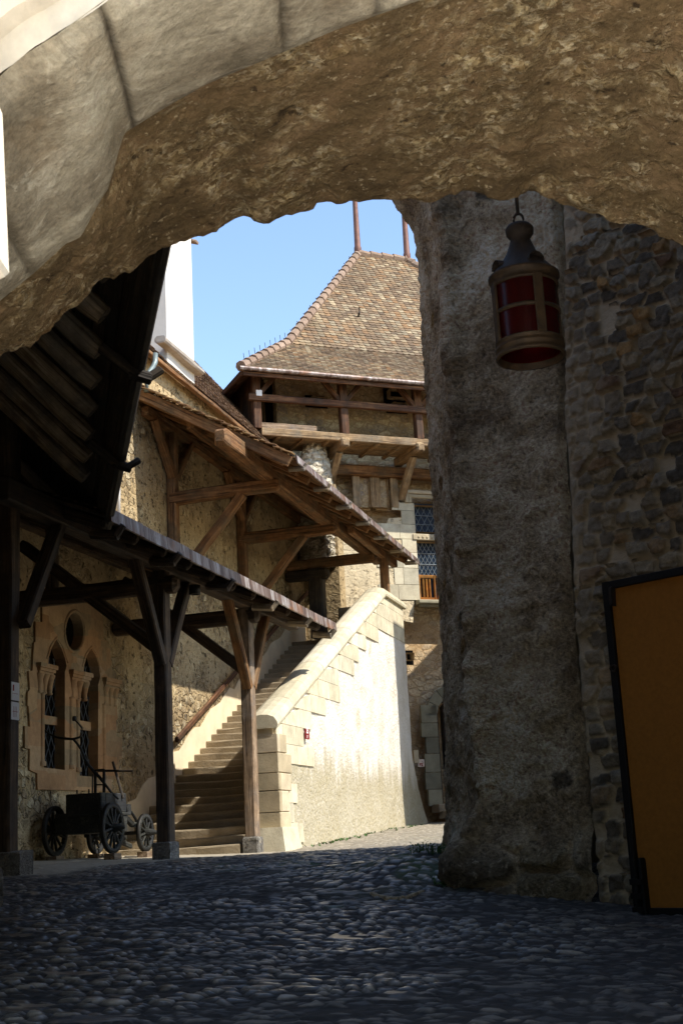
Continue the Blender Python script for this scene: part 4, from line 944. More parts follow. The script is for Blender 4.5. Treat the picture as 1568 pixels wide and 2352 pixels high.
mb = MB().beam(tp(Ps[0]-.25, zr, GO+.06), tp(SG1, zr, GO+.06), .12, .2, c=.02, j=.006, seg=10); mb.build('rail', M['tower_wood'], tower)
mb = MB().beam(tp(SG0-.2, ztp+.05, GO-.06), tp(SG1, ztp+.05, GO-.06), .2, .22, c=.02, j=.006, seg=8); mb.build('roof_plate', M['tower_wood'], tower)
mb = MB(); a0 = tp(Ps[0], 0, GO-.05)
for q in range(12):
    c_ = a0+TB*(.12+q*.19); mb.beam(c_+Vector((0, 0, zf-1.2)), c_+Vector((0, 0, ztp)), .03, .18, TN, c=.004, j=.004)
mb.build('boarding', M['tower_wood'], tower)
s_, z_ = tw(594, 903, GO+.08); mb = MB().box(tp(s_, z_, GO+.09), TT*.08, TN*.03, (0, 0, .08)); mb.build('junction_box', M['white_paint'], tower)
# hipped roof with a bell-cast foot
RO = 1.9; E0 = PL(553, 845, T0+TN*RO, TN); mh = TT-TB
BK = PL(660, 790, E0, mh); RG = PL(822, 585, E0, mh)
sB = (BK-E0).dot(TB); sR = (RG-E0).dot(TB); RL = (PL(935, 598, RG, TN)-RG).dot(TT); WT = 2*sR+RL
zE, zB, zR = E0.z, BK.z, RG.z
def rp(a, b, z): return Vector((E0.x, E0.y, 0))+TT*a+TB*b+Vector((0, 0, z))
DT = 2*sR
ring = lambda i, z: [rp(i, i, z), rp(WT-i, i, z), rp(WT-i, DT-i, z), rp(i, DT-i, z)]
vs = ring(0, zE-.05)+ring(sB, zB-.05)+[rp(sR, sR, zR-.05), rp(sR+RL, sR, zR-.05)]
mb = MB().add(vs, [(0, 1, 5, 4), (1, 2, 6, 5), (2, 3, 7, 6), (3, 0, 4, 7), (4, 5, 9, 8), (5, 6, 9), (6, 7, 8, 9), (7, 4, 8)]); mb.build('roof', M['tower_tile'], tower)
troof = [c for c in tower.children if c.name.startswith('roof')][0]
def slope(i0, z0, i1, z1):
    v = (TB*(i1-i0)+Vector((0, 0, z1-z0))); L = v.length; v.normalize(); return v, TT.cross(v)*-1 if (TT.cross(v)).z < 0 else TT.cross(v), L, (i1-i0)/L
v1, n1, L1_, k1 = slope(0, zE, sB, zB); v2, n2, L2_, k2 = slope(sB, zB, sR, zR)
mb = tiles(MB(), rp(0, 0, zE), TT, v1, n1, L1_+.05, lambda s: (s*k1, WT-s*k1), .15, .125, 1.5, .018, arc=False)
tiles(mb, rp(0, sB, zB), TT, v2, n2, L2_, lambda s: (sB+s*k2, WT-sB-s*k2), .19, .15, 1.45, .016)
o = mb.build('roof_tiles', M['tower_tile'], troof); o['kind'] = 'stuff'
mb = MB()
def hip(a, b, r=.15, st=.42):
    a, b = Vector(a), Vector(b); L = (b-a).length; d = (b-a).normalized(); k = 0
    while k*st < L-.1:
        p_ = a+d*(k*st); q_ = a+d*min(L, k*st+st*1.12); mb.tube([p_+Vector((0, 0, .05)), q_+Vector((0, 0, .02))], [r, r*.82], 8); k += 1
hip(rp(0, 0, zE), rp(sB, sB, zB)); hip(rp(sB, sB, zB), rp(sR, sR, zR)); hip(rp(sR, sR, zR), rp(sR+RL, sR, zR)); hip(rp(WT, 0, zE), rp(WT-sB, sB, zB)); hip(rp(WT-sB, sB, zB), rp(sR+RL, sR, zR))
mb.build('hip_tiles', M['ridge_tile'], troof)
for k in range(9):
    p_ = rp(0, 0, zE).lerp(rp(sB, sB, zB), (k+.7)/9); MB().tube([p_+Vector((0, 0, .1)), p_+Vector((-.02, -.02, .36))], .008, 5).build('snow_spike', M['iron'], troof)
for k in range(12):
    p_ = rp(sB, sB, zB).lerp(rp(sR, sR, zR), (k+.5)/12); MB().tube([p_+TB*.10-TT*.10, p_+TB*.10-TT*.19+Vector((0, 0, .08))], .012, 5).build('hip_hook', M['iron'], troof)
mb = MB(); mb.beam(rp(.05, .03, zE-.13), rp(WT-.05, .03, zE-.13), .06, .12, c=.01, j=.003, seg=10); mb.beam(rp(.03, .05, zE-.13), rp(.03, DT, zE-.13), .06, .12, c=.01); mb.build('eave_board', M['tower_wood'], tower)
mb = MB().tube([rp(-.05, -.07, zE-.02), rp(WT, -.07, zE-.02)], .06, 8); mb.build('gutter', M['copper'], tower)
k = 0
for i in range(16):
    a = .4+i*.8
    if a > WT-.4: break
    mb = MB().beam(rp(a, .1, zE-.13), rp(a, min(1.5, a, WT-a), zE-.13+(min(1.5, a, WT-a)-.1)*(zB-zE)/sB), .12, .14, c=.015); mb.build('rafter', M['tower_wood'], tower)
for i in range(1, 4):
    mb = MB().beam(rp(.1, i*.8, zE-.13), rp(min(1.5, i*.8), i*.8, zE-.13+(min(1.5, i*.8)-.1)*(zB-zE)/sB), .12, .14, c=.015); mb.build('rafter', M['tower_wood'], tower)
for q in (rp(sR, sR, zR), rp(sR+RL, sR, zR)):
    mb = MB().tube([q+Vector((0, 0, -.15)), q+Vector((0, 0, .25)), q+Vector((0, 0, .3)), q+Vector((0, 0, 2)), q+Vector((0, 0, 4.2))], [.13, .125, .105, .085, .05], 12); mb.build('spire', M['spire'], tower, True)
hk = PL(822, 728, rp(0, sB, zB), n2); mb = MB().tube([hk+n2*.0, hk+n2*.16, hk+n2*.18+Vector((0, 0, .14))], .03, 6); mb.build('roof_hook', M['iron'], troof)
# ruined masonry stump in front of the tower
b0 = PL(714, 1095, T0+TN*.75, TN); t0_ = PL(712, 1000, T0+TN*.75, TN); nu, nv = 60, 90; V = []
for i in range(nu):
    for k in range(nv):
        t = k/(nv-1); an = 2*math.pi*i/(nu-1); z = b0.z-2.5+(t0_.z-b0.z+2.5)*t; tt = max(0, (z-b0.z)/(t0_.z-b0.z)); r = .42-.26*min(1, tt)**1.3
        if t > .96: r *= (1-t)/.04
        V.append((b0.x+.08*tt+math.cos(an)*r, b0.y+.25+math.sin(an)*r*1.3, z))
V = np.array(V); d_ = np.stack([V[:, 0]-b0.x, V[:, 1]-b0.y-.25], 1); ln_ = np.maximum(np.hypot(d_[:, 0], d_[:, 1]), .02)
f1, f2, c_ = worley(np.arctan2(d_[:, 1], d_[:, 0])*1.6, V[:, 2]*4.6, 3); bp = .09*sstep(0, .3, f2-f1)+.06*fbm(V*5, 3, 4); V[:, :2] += d_/ln_[:, None]*bp[:, None]*np.minimum(1, ln_/.1)[:, None]
st = grid_mesh('masonry_stump', V, nu, nv, M['rock_white'])
tag(st, 'rough pale broken masonry stump standing below the tower gallery', 'masonry stump')

# ================================================================== NUMBER SIGNS
xs = XO+.045
sg = thing('number_sign', (xs, P(705, 1697, X=xs).y, P(705, 1697, X=xs).z), 'small maroon sign with white number 25 on the sunlit stair wall', 'sign')
y0, y1 = P(701, 1686, X=xs).y, P(709, 1686, X=xs).y; z1, z0 = P(705, 1675, X=xs).z, P(705, 1698, X=xs).z
MB().abox(xs-.02, xs+.012, y0, y1, z0, z1).build('plate', M['sign_red'], sg)
w_ = y1-y0; hh = z1-z0
mb = text_mb('25', w_*.62, (xs+.0125, y0+w_*.12, z1-hh*.42), (0, 1, 0), (0, 0, 1), .004)
for k in range(3): mb.abox(xs+.012, xs+.014, y0+w_*.15, y0+w_*(.45+.1*k), z0+hh*(.12+.1*k), z0+hh*(.15+.1*k))
mb.build('number', M['white_paint'], sg)
(sa, z1), (sb, z0) = tw(*z4c(295, 1458), .06), tw(*z4c(364, 1530), .06)
sg = thing('number_sign', tp((sa+sb)/2, z0, .06), 'square cream sign with dark red number 32 beside the arched doorway', 'sign')
MB().box(tp((sa+sb)/2, (z0+z1)/2, .06), TT*((sb-sa)/2), TN*.012, (0, 0, (z1-z0)/2)).build('plate', M['sign_cream'], sg)
hh = z1-z0; mb = text_mb('32', hh*.52, tp(sa+.04, z0+hh*.10, .074), TT, (0, 0, 1), .006)
mb.beam(tp(sb-.07, z1-.05, .075), tp(sb-.045, z1-.09, .075), .004, .02, TN, j=0, c=0, cap=0); mb.beam(tp(sb-.045, z1-.09, .075), tp(sb-.07, z1-.16, .075), .004, .02, TN, j=0, c=0, cap=0)
mb.build('number', M['red_paint'], sg)

# ================================================================== FIRE PUMP CART
cx, cy = -9.4, 19.0; cz = gz(cx, cy)
cart = thing('fire_pump_cart', (cx, cy, cz), 'antique grey hand pumped fire cart with spoked wheels parked under the timber gallery', 'fire cart')
WC = []
def wheel(x, y, zc_, r, sp=12):
    side = 1 if x > cx else -1; ax = (Vector((0, 1, 0)), Vector((0, 0, 1)), Vector((side, 0, 0)))
    mb = MB().lathe((x, y, zc_), [(r, -.028), (r, .028), (r-.055, .03), (r-.06, .0), (r-.055, -.03), (r, -.028)], 36, ax=ax); w = mb.build('wheel', M['cart_wood'], cart, True)
    mb = MB().lathe((x, y, zc_), [(r+.001, -.03), (r+.013, -.03), (r+.013, .03), (r+.001, .03)], 36, ax=ax); mb.build('tyre', M['iron'], w, True)
    mb = MB()
    for k in range(sp):
        an = 2*math.pi*k/sp+.2; d = Vector((0, math.cos(an), math.sin(an))); mb.beam(Vector((x+side*.02, y, zc_))+d*.05, Vector((x, y, zc_))+d*(r-.04), .032, .042, (1, 0, 0), c=.008, j=.001, cap=0)
    mb.build('spokes', M['cart_wood'], w)
    mb = MB().lathe((x, y, zc_), [(0, -.12), (.05, -.12), (.075, -.05), (.08, .03), (.055, .10), (.042, .16), (.03, .17), (.03, .20), (0, .20)], 16, ax=ax); mb.build('hub', M['cart_wood'], w, True)
    WC.append((x, y, zc_-r-.013))
z0w = cz+.085
xr_, xl_ = P(258, 1910, Y=cy).x, P(126, 1912, Y=cy).x; yfr = P(336, 1915, X=xr_).y
wheel(xr_, cy, z0w+.365, .365); wheel(xl_, cy, z0w+.365, .365); wheel(xr_-.02, yfr, z0w+.285, .285, 10); wheel(xl_+.08, yfr, z0w+.285, .285, 10)
xm = (xr_+xl_)/2; hw = (xr_-xl_)/2
mb = MB().beam((xl_, cy, z0w+.365), (xr_, cy, z0w+.365), .07, .07); mb.beam((xl_+.1, yfr, z0w+.285), (xr_, yfr, z0w+.285), .06, .06); mb.build('axle', M['iron'], cart)
mb = MB().cbox(xm-hw+.1, xm+hw-.09, cy-.22, cy+.75, z0w+.30, z0w+.56, .015, .002); mb.build('cart_bed', M['cart_wood'], cart)
mb = MB().cbox(xm-hw+.14, xm+hw-.07, cy-.28, cy+.85, z0w+.56, z0w+.61, .01, .002); mb.build('deck', M['cart_wood'], cart)
mb = MB().cbox(xm-hw+.24, xm+hw-.12, cy-.12, cy+.78, z0w+.61, z0w+.90, .012, .002); cs = mb.build('water_chest', M['cart_wood'], cart)
mb = MB()
for q in (.15, .45): mb.abox(xm+hw-.121, xm+hw-.112, cy-.12+q, cy-.10+q, z0w+.62, z0w+.89)
for q in (.1, .3, .42): mb.tube([(xm-hw+.3+q, cy-.05, z0w+.89), (xm-hw+.3+q, cy-.05, z0w+.96)], .012, 6)
mb.build('chest_straps', M['iron'], cs)
mb = MB(); 
for sx in (-1, 1):
    x = xm+sx*(hw-.22)
    mb.beam((x, cy+.4, z0w+.53), (x, yfr-.35, z0w+.55), .07, .09); mb.beam((x, yfr-.35, z0w+.55), (x, yfr-.05, z0w+.42), .07, .09); mb.beam((x, yfr-.05, z0w+.42), (x, yfr+.15, z0w+.42), .07, .08)
mb.beam((xm, cy+.6, z0w+.28), (xm, yfr+.2, z0w+.22), .08, .08); mb.beam((xm, yfr-.1, z0w+.2), (xm, yfr+.45, z0w+.08), .06, .08); mb.build('chassis', M['cart_wood'], cart)
mb = MB().lathe((xm+.22, cy+.86, z0w+.66), [(0, -.12), (.06, -.12), (.06, .12), (.075, .12), (.075, .15), (0, .15)], 14, ax=(Vector((0, 1, 0)), Vector((0, 0, 1)), Vector((1, 0, 0)))); mb.cbox(xm-.1, xm+.3, cy+.8, cy+1.1, z0w+.6, z0w+.74); mb.build('valve_housing', M['cart_wood'], cart)
def cp(px, py, dy=.3): return P(px, py, Y=cy+dy)
mb = MB()
for px in (219, 239):
    a, b = cp(px, 1832), cp(px, 1772); mb.beam(a, b, .03, .045, (1, 0, 0), j=.001, c=.006)
a, b = cp(217, 1770), cp(241, 1768); mb.beam(a, b, .03, .03, j=0, c=.006); a, b = cp(219, 1803), cp(239, 1803); mb.beam(a, b, .02, .02, j=0, c=.004); a, b = cp(212, 1830, .2), cp(213, 1778, .2); mb.beam(a, b, .02, .02, (1, 0, 0), j=0, c=.004)
mb.build('pump_frame', M['iron'], cart)
mb = MB().tube([cp(*q) for q in ((168, 1698), (177, 1708), (187, 1722), (196, 1745), (205, 1760), (216, 1773), (228, 1785), (240, 1800), (255, 1820), (272, 1836))], [.018, .02, .022, .024, .024, .026, .026, .022, .018, .014], 8); lv = mb.build('pump_lever', M['cart_wood'], cart, True)
mb = MB().tube([cp(*q, .25) for q in ((88, 1658), (98, 1672), (112, 1686), (130, 1694), (150, 1697), (168, 1698), (183, 1694), (190, 1684), (188, 1672), (180, 1662), (172, 1654))], [.012, .014, .016, .018, .02, .02, .018, .016, .014, .013, .012], 8); mb.build('crossbar', M['iron'], lv, True)
mb = MB()
for q in ((86, 1655), (171, 1651)):
    c_ = cp(*q, .25); mb.lathe(c_, [(0, -.04), (.028, -.038), (.036, -.02), (.036, .02), (.028, .038), (0, .04)], 10)
mb.build('grip', M['iron'], lv, True)
mb = MB().tube([cp(259, 1750, .6), cp(283, 1834, .6)], .022, 8); mb.build('pump_handle', M['dark_wood'], cart); mb = MB().tube([cp(226, 1771, .5), cp(305, 1771, .5)], .018, 8); mb.build('pump_handle', M['dark_wood'], cart)
mb = MB().tube([(xm+.2, cy+.95, z0w+.66), (xm+.25, cy+1.2, z0w+.62), (xm+.28, yfr+.05, z0w+.5), (xm+.28, yfr+.15, z0w+.35)], .022, 8); mb.build('hose', M['iron'], cart, True)
for k, (x, y, z) in enumerate(WC):
    nm = ['near right wheel, closest to the braced post', 'near left wheel, closest to the corner post', 'far right wheel, just left of the middle post', 'far left wheel, half hidden behind the cart'][k]
    zb = gz(x, y)-.02; mb = MB().cbox(x-.09, x+.09, y-.13, y+.13, zb, z+.004, .006, .002); tag(mb.build('wooden_block', M['lit_wood']), "low wooden block under the cart's "+nm, 'wooden block', 'blocks under the cart wheels')

# ================================================================== NEAR ARCHWAY
arch = thing('stone_archway', PH(784, 2352, 4.4)+Vector((0, 0, -.3)), 'massive rough stone archway framing the view from above, nearest to the camera', 'archway')
Fp = [(-470, 2700), (-440, 1900), (-330, 1350), (-150, 980), (0, 805), (35, 798), (60, 788), (85, 785), (110, 765), (128, 742), (145, 728), (168, 712), (190, 690), (205, 668), (228, 650), (250, 640), (262, 646), (285, 628), (300, 630), (322, 612), (350, 590), (390, 565), (415, 553), (440, 545), (470, 543), (500, 535), (513, 525), (530, 510), (545, 500), (565, 490), (580, 500), (600, 508), (620, 505), (640, 500), (660, 492), (690, 480), (715, 476), (740, 470), (765, 468), (785, 470), (800, 465), (825, 466), (850, 463), (870, 459), (890, 458), (920, 462), (960, 464), (1000, 460), (1015, 455), (1030, 444), (1050, 452), (1065, 442), (1090, 444), (1115, 452), (1130, 461), (1150, 463), (1165, 460), (1190, 448), (1215, 443), (1240, 443), (1260, 452), (1280, 464), (1300, 472), (1330, 492), (1350, 496), (1380, 496), (1400, 504), (1430, 519), (1455, 518), (1480, 524), (1510, 546), (1540, 556), (1568, 568), (1650, 610), (1800, 760), (2050, 1150), (2200, 1700), (2230, 2700)]
Bp = [((-330, 2700), 4.1), ((-300, 1700), 4.1), ((-220, 1150), 4.1), ((-90, 800), 4.1), ((0, 690), 4.05), ((80, 625), 4.0), ((150, 560), 3.95), ((185, 545), 3.93), ((225, 470), 3.9), ((250, 430), 3.88), ((268, 350), 3.83), ((285, 305), 3.8), ((390, 240), 3.75), ((480, 190), 3.7), ((600, 140), 3.62), ((780, 64), 3.55), ((900, 22), 3.5), ((1050, -30), 3.45), ((1300, -80), 3.4), ((1600, -60), 3.4), ((1900, 150), 3.4), ((2200, 700), 3.4), ((2350, 1600), 3.4), ((2380, 2700), 3.4)]
Np = [((-190, 2700), 3.3), ((-180, 1500), 3.3), ((-150, 700), 3.25), ((-80, 330), 3.2), ((0, 172), 3.15), ((60, 122), 3.1), ((130, 78), 3.05), ((250, -8), 3.0), ((450, -140), 2.95), ((700, -260), 2.9), ((1000, -350), 2.9), ((1400, -380), 2.9), ((1800, -250), 2.9), ((2200, 200), 2.9), ((2450, 1200), 2.9), ((2480, 2700), 2.9)]
HF = 4.6; Fpt = [PH(x, y, HF) for x, y in Fp]; Bpt = [PH(*q, H) for q, H in Bp]; Npt = [PH(*q, H) for q, H in Np]
NU = 520
# pair the curves by their angle around the passage centre so that the vault runs straight back
def byang(pts, ctr, n):
    p_ = np.array([tuple(q) for q in pts]); r_ = np.array(FW.cross(Vector((0, 0, 1)))); a = np.arctan2(p_[:, 2]-ctr[2], (p_-ctr)@r_); a = np.where(a < -math.pi/2, a+2*math.pi, a)
    o_ = np.argsort(-a); a, p_ = a[o_], p_[o_]; t = np.linspace(a[0], a[-1], 4000); dense = np.stack([np.interp(-t, -a, p_[:, i]) for i in range(3)], 1); return resample(dense, n)
Fc, Bc, Nc = resample(Fpt, NU), resample(Bpt, NU), resample(Npt, NU)
# slide B along so each column leans like the passage
def align(A, Bq, n):
    r_ = np.array(FW.cross(Vector((0, 0, 1)))); ctr = np.array([0, 0, .2])
    def ang_(Q):
        x_ = (Q-ctr)@r_-.3; return np.unwrap(np.arctan2(Q[:, 2]-.0, x_))
    aA, aB = ang_(A), ang_(Bq); aB2 = np.interp(np.linspace(0, 1, n), np.linspace(0, 1, n), aA)
    sgn = -1; idx = np.argsort(sgn*aB); return np.stack([np.interp(sgn*aA, (sgn*aB)[idx], Bq[idx, i]) for i in range(3)], 1)
Bc = align(Fc, Bc, NU); Nc2 = align(Bc, Nc, NU)
NVs = 90; V = np.stack([Fc*(1-t)+Bc*t for t in np.linspace(0, 1, NVs)], 1).reshape(-1, 3)
nn = grid_normals(V, NU, NVs); cen = np.array([.3, 4.2, .2]); sg_ = np.sign(np.einsum('ij,ij->i', nn, cen-V)); nn = nn*sg_[:, None]
f1, f2, c_ = worley(V[:, 0]*5+fbm(V*3, 2, 1)*.5, V[:, 1]*6+V[:, 2]*5, 8); tt = np.tile(np.linspace(0, 1, NVs), NU); edge = np.minimum(np.minimum(1, tt/.05+.35), (1-tt)/.06); jag = np.exp(-(tt/.10)**2)
dd = .035*fbm(V*2.2, 3, 12, .5)+(.015*fbm(V*9, 5, 15, .68)+.014*fbm(V*34, 3, 16))-.02*sstep(.35, .6, fbm(V*6, 3, 18))
st_ = sstep(.1, .35, f2-f1)*(c_ > .55)*sstep(-.1, .25, fbm(V*1.8, 3, 44)); dd += .016*st_
dd2 = dd*edge+jag*(.022*fbm(V*16, 4, 91, .7)+.016*sstep(.1, .35, fbm(V*7, 3, 92))-.01)
V2 = V+nn*dd2[:, None]
grid_mesh('vault', V2, NU, NVs, M['soffit'], arch, dict(mask=st_))
NVd = 50; V = np.stack([Bc*(1-t)+Nc2*t for t in np.linspace(0, 1, NVd)], 1).reshape(-1, 3); nn = grid_normals(V, NU, NVd); nn *= np.sign(np.einsum('ij,ij->i', nn, cen-V))[:, None]
lenB = np.r_[0, np.cumsum(np.linalg.norm(np.diff(Bc, axis=0), axis=1))]; jo = np.zeros(NU)
jt = [0, .5, 1.0, 1.6, 2.2, 2.75, 3.05, 3.45, 4.2, 4.9, 5.6, 6.3, 7.0, 7.7, 8.5]
for j_ in jt: jo = np.maximum(jo, np.exp(-((lenB-j_-1.2)/.012)**2))
jj = np.repeat(jo, NVd); dd = .012+.035*fbm(V*2.4, 5, 71)+.004*fbm(V*14, 3, 72)-.02*jj
bb = np.repeat(np.floor(np.interp(lenB, [q+1.2 for q in jt], range(len(jt)))), NVd); dd += .02*np.sin(bb*12.9)
grid_mesh('voussoirs', V+nn*(dd*np.tile(np.clip(np.minimum(np.linspace(0, 1, NVd)/.1, (1-np.linspace(0, 1, NVd))/.08), 0, 1), NU))[:, None], NU, NVd, M['dressed'], arch, dict(mask=jj))
# stepped front moulding and wall faces
up_ = np.array([0, 0, 1.]); fwv = np.array(FW)
r_ = np.array(FW.cross(Vector((0, 0, 1)))); out = Nc2-np.array([.3, 0, .0])-np.outer(Nc2@fwv, fwv); out = out/np.linalg.norm(out, axis=1, keepdims=True)
rows = [Nc2, Nc2-fwv*.015+out*.07, Nc2-fwv*.07+out*.085, Nc2-fwv*.08+out*.16, Nc2-fwv*.15+out*.18, Nc2-fwv*.16+out*.30]
V = np.stack(rows, 1).reshape(-1, 3); V = V+np.stack([fbm(V*9+k*5, 3, 80+k) for k in range(3)], 1)*.010
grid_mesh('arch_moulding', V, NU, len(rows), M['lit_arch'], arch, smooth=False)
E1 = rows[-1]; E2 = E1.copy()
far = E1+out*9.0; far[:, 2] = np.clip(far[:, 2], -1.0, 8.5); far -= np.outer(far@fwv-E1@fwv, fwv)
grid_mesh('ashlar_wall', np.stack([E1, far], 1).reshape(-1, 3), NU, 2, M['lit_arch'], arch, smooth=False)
fo = Fc-np.array([.3, 0, 0])-np.outer(Fc@fwv, fwv); fo /= np.linalg.norm(fo, axis=1, keepdims=True); far2 = Fc+fo*8.0; far2[:, 2] = np.clip(far2[:, 2], -1, 8.5); far2 -= np.outer(far2@fwv-Fc@fwv, fwv)
grid_mesh('plaster_wall', np.stack([Fc+fo*.02, far2], 1).reshape(-1, 3), NU, 2, M['pier'], arch, dict(mask=np.zeros(NU*2), cid=np.zeros(NU*2)), smooth=False)
c0 = FW*3.7+Vector((0, 0, 8.4)); rv = Vector(r_); mb = MB().box(c0, rv*10, FW*1.15, (0, 0, .15)); mb.build('roof_slab', M['building'], arch)
mb = MB().box(FW*3.75+rv*7.5+Vector((0, 0, 10.8)), rv*5.5, FW*1.0, (0, 0, 2.2)); mb.box(FW*6.2+rv*9.8+Vector((0, 0, 9.6)), rv*3.8, FW*1.45, (0, 0, 3.0)); mb.build('sun_blocker', M['building'], arch)  # unseen boxes added to keep stray sun off the passage ground
# sunlit return at the left edge of the frame
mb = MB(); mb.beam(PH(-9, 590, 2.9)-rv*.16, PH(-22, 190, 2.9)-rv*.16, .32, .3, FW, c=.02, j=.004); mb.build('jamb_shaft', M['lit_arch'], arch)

# ================================================================== PIER AND RUBBLE WALL ON THE RIGHT
Sx = [(850, 300), (868, 420), (890, 462), (905, 482), (925, 512), (938, 540), (946, 575), (952, 640), (957, 720), (960, 800), (964, 880), (970, 960), (974, 1050), (980, 1130), (986, 1200), (989, 1280), (993, 1340), (999, 1410), (1003, 1480), (1006, 1560), (1010, 1640), (1013, 1700), (1009, 1760), (1012, 1820), (1013, 1870), (1006, 1925), (1000, 1990), (995, 2060)]
Rx = [(985, 300), (1000, 440), (1022, 500), (1036, 560), (1044, 640), (1049, 740), (1052, 850), (1057, 960), (1061, 1060), (1066, 1180), (1070, 1300), (1076, 1400), (1083, 1500), (1090, 1600), (1098, 1700), (1108, 1790), (1106, 1850), (1096, 1900), (1070, 1950), (1052, 2000), (1048, 2040), (1060, 2120)]
Kx = [(1270, 300), (1283, 480), (1290, 600), (1287, 800), (1288, 950), (1296, 1080), (1302, 1250), (1309, 1400), (1318, 1520), (1330, 1640), (1340, 1730), (1347, 1850), (1358, 1960), (1366, 2060), (1370, 2130)]
def col(pts, H0, extra=None):
    p_ = np.array([tuple(PH(x, y, H0)) for x, y in pts]); o_ = np.argsort(p_[:, 2]); return p_[o_]
S_, R_, K_ = col([(x+12, y) for x, y in Sx], 13.4), col(Rx, 11.62), col(Kx, 10.95)
zs = np.arange(-.95, 7.5, .019); at_z = lambda C_: np.stack([np.interp(zs, C_[:, 2], C_[:, 0]), np.interp(zs, C_[:, 2], C_[:, 1])], 1)
Sz, Rz_, Kz = at_z(S_), at_z(R_), at_z(K_)
toR = np.array([.966, .259]); away = np.array([FW.x, FW.y]); S2 = Sz+away*1.0+toR*1.1; S3 = S2+away*1.5+toR*1.5
wd_ = np.array(tuple((rv*.7071-FW*.7071)))[:2]
def build_wall(lines, ns, seed, kind):
    cols = []; U = []
    u0 = 0
    for (A, Bq), n in zip(zip(lines[:-1], lines[1:]), ns):
        tlist = np.linspace(0, 1, n, endpoint=False)
        for t in tlist: cols.append(A*(1-t)+Bq*t); U.append(u0+t*np.linalg.norm((Bq-A).mean(0)))
        u0 += np.linalg.norm((Bq-A).mean(0))
    cols.append(lines[-1]); U.append(u0); G = np.stack(cols, 0); nu_, nz = G.shape[0], G.shape[1]
    V = np.concatenate([G, np.broadcast_to(zs[None, :, None], (nu_, nz, 1))], 2).reshape(-1, 3); U = np.repeat(np.array(U), nz)
    n_ = grid_normals(V, nu_, nz); cam_ = -V; n_ *= np.sign(np.einsum('ij,ij->i', n_, np.array([-3., 5, 1])-V))[:, None]; return V, U, n_, nu_, nz
V, U, nn, nu_, nz = build_wall([S3, S2, Sz, Rz_, Kz], [12, 30, 80, 76], 1, 'pier')
zz = V[:, 2]; dd = .10*fbm(V*1.1, 5, 101)*(1-.75*np.exp(-((U-U[42*nz])/.5)**2))+.035*fbm(V*np.array([6, 6, 8]), 4, 102, .6)+.014*fbm(V*24, 3, 103)
rag = np.exp(-((U-U[(42+80)*nz])/.22)**2); dd += rag*.07*fbm(V*4, 4, 104)
f1, f2, c_ = worley(U*2.4+fbm(V*2, 2, 5)*.4, zz*3.4, 13, .95); m_ = sstep(.06, .12, f2-f1)*(c_ > .88)*sstep(.34, .24, f1+.10*fbm(V*9, 3, 7))
g1_, g2_, c2_ = worley(U*2.2+fbm(V*2, 2, 6)*.3, zz*2.8+4, 17); low = sstep(-.02, -.35, zz+.12*fbm(V*2, 3, 3)); m2 = sstep(.05, .22, g2_-g1_)*low
dd += .10*np.exp(-((U-U[(42+80)*nz])/.07)**2)*(.5+.9*np.clip(fbm(V*3, 3, 108)+.5, 0, 1))+.03*np.abs(fbm(V*7, 4, 109))+low*(.16*np.sqrt(np.clip(1-(g1_/.75)**2, 0, 1))*sstep(.0, .2, g2_-g1_)-.02)
mask = np.clip(m_+m2*.9, 0, 1); cc = np.where(m2 > m_, c2_*.5, (c_-.88)/.12)
crk = np.exp(-((U-U.max()+.0)/.03)**2); dd -= .10*crk
pv = V+nn*dd[:, None]
pier = thing('stone_pier', Vector((-1.6, 11.6, gz(-1.6, 11.3)-.05)), 'tall rough plastered stone pier behind the hanging lantern with boulders at its foot', 'pier')
grid_mesh('pier_face', pv, nu_, nz, M['pier'], pier, dict(mask=mask, cid=cc))
Wz = [Kz+np.array([.004, .004]), Kz+wd_*3.4, Kz+wd_*7.4]
V, U, nn, nu_, nz = build_wall(Wz, [240, 90], 2, 'wall'); zz = V[:, 2]
rowh = zz/.135+fbm(np.stack([U*.7, zz*.4, U*0], 1), 3, 31)*.9; ri = np.floor(rowh); wv_ = U/.20*(.8+.5*_hash(ri.astype(np.int64), (ri*0).astype(np.int64), (ri*0).astype(np.int64), 3))+_hash(ri.astype(np.int64), (ri*0).astype(np.int64)+1, (ri*0).astype(np.int64), 3)*7+fbm(V*2.5, 2, 33)*.35
f1, f2, c_ = worley(wv_, rowh, 37, .55); e = f2-f1+.14*fbm(V*10, 4, 34); m_ = sstep(.12, .18, e)*(c_ > .06); sidef = sstep(.0, .14, U+.12*fbm(V*2, 3, 9))
m_ = m_*(.25+.75*sidef)*(1-.45*sstep(-.0, .35, fbm(V*.8, 3, 39)))
dd = .055*m_*(.4+.9*c_)+.03*fbm(V*1.3, 4, 35)+.022*fbm(V*9, 4, 36, .65)+.012*fbm(V*26, 3, 38)*(.4+m_); dd -= .10*np.exp(-((U)/.03)**2)-.0
rwall = thing('rubble_wall', Vector((.9, 9.6, gz(.9, 9.6)-.1)), 'dark coursed rubble wall on the right, behind the orange board', 'wall')
grid_mesh('wall_face', V+nn*dd[:, None], nu_, nz, M['rwall'], rwall, dict(mask=m_, cid=c_))
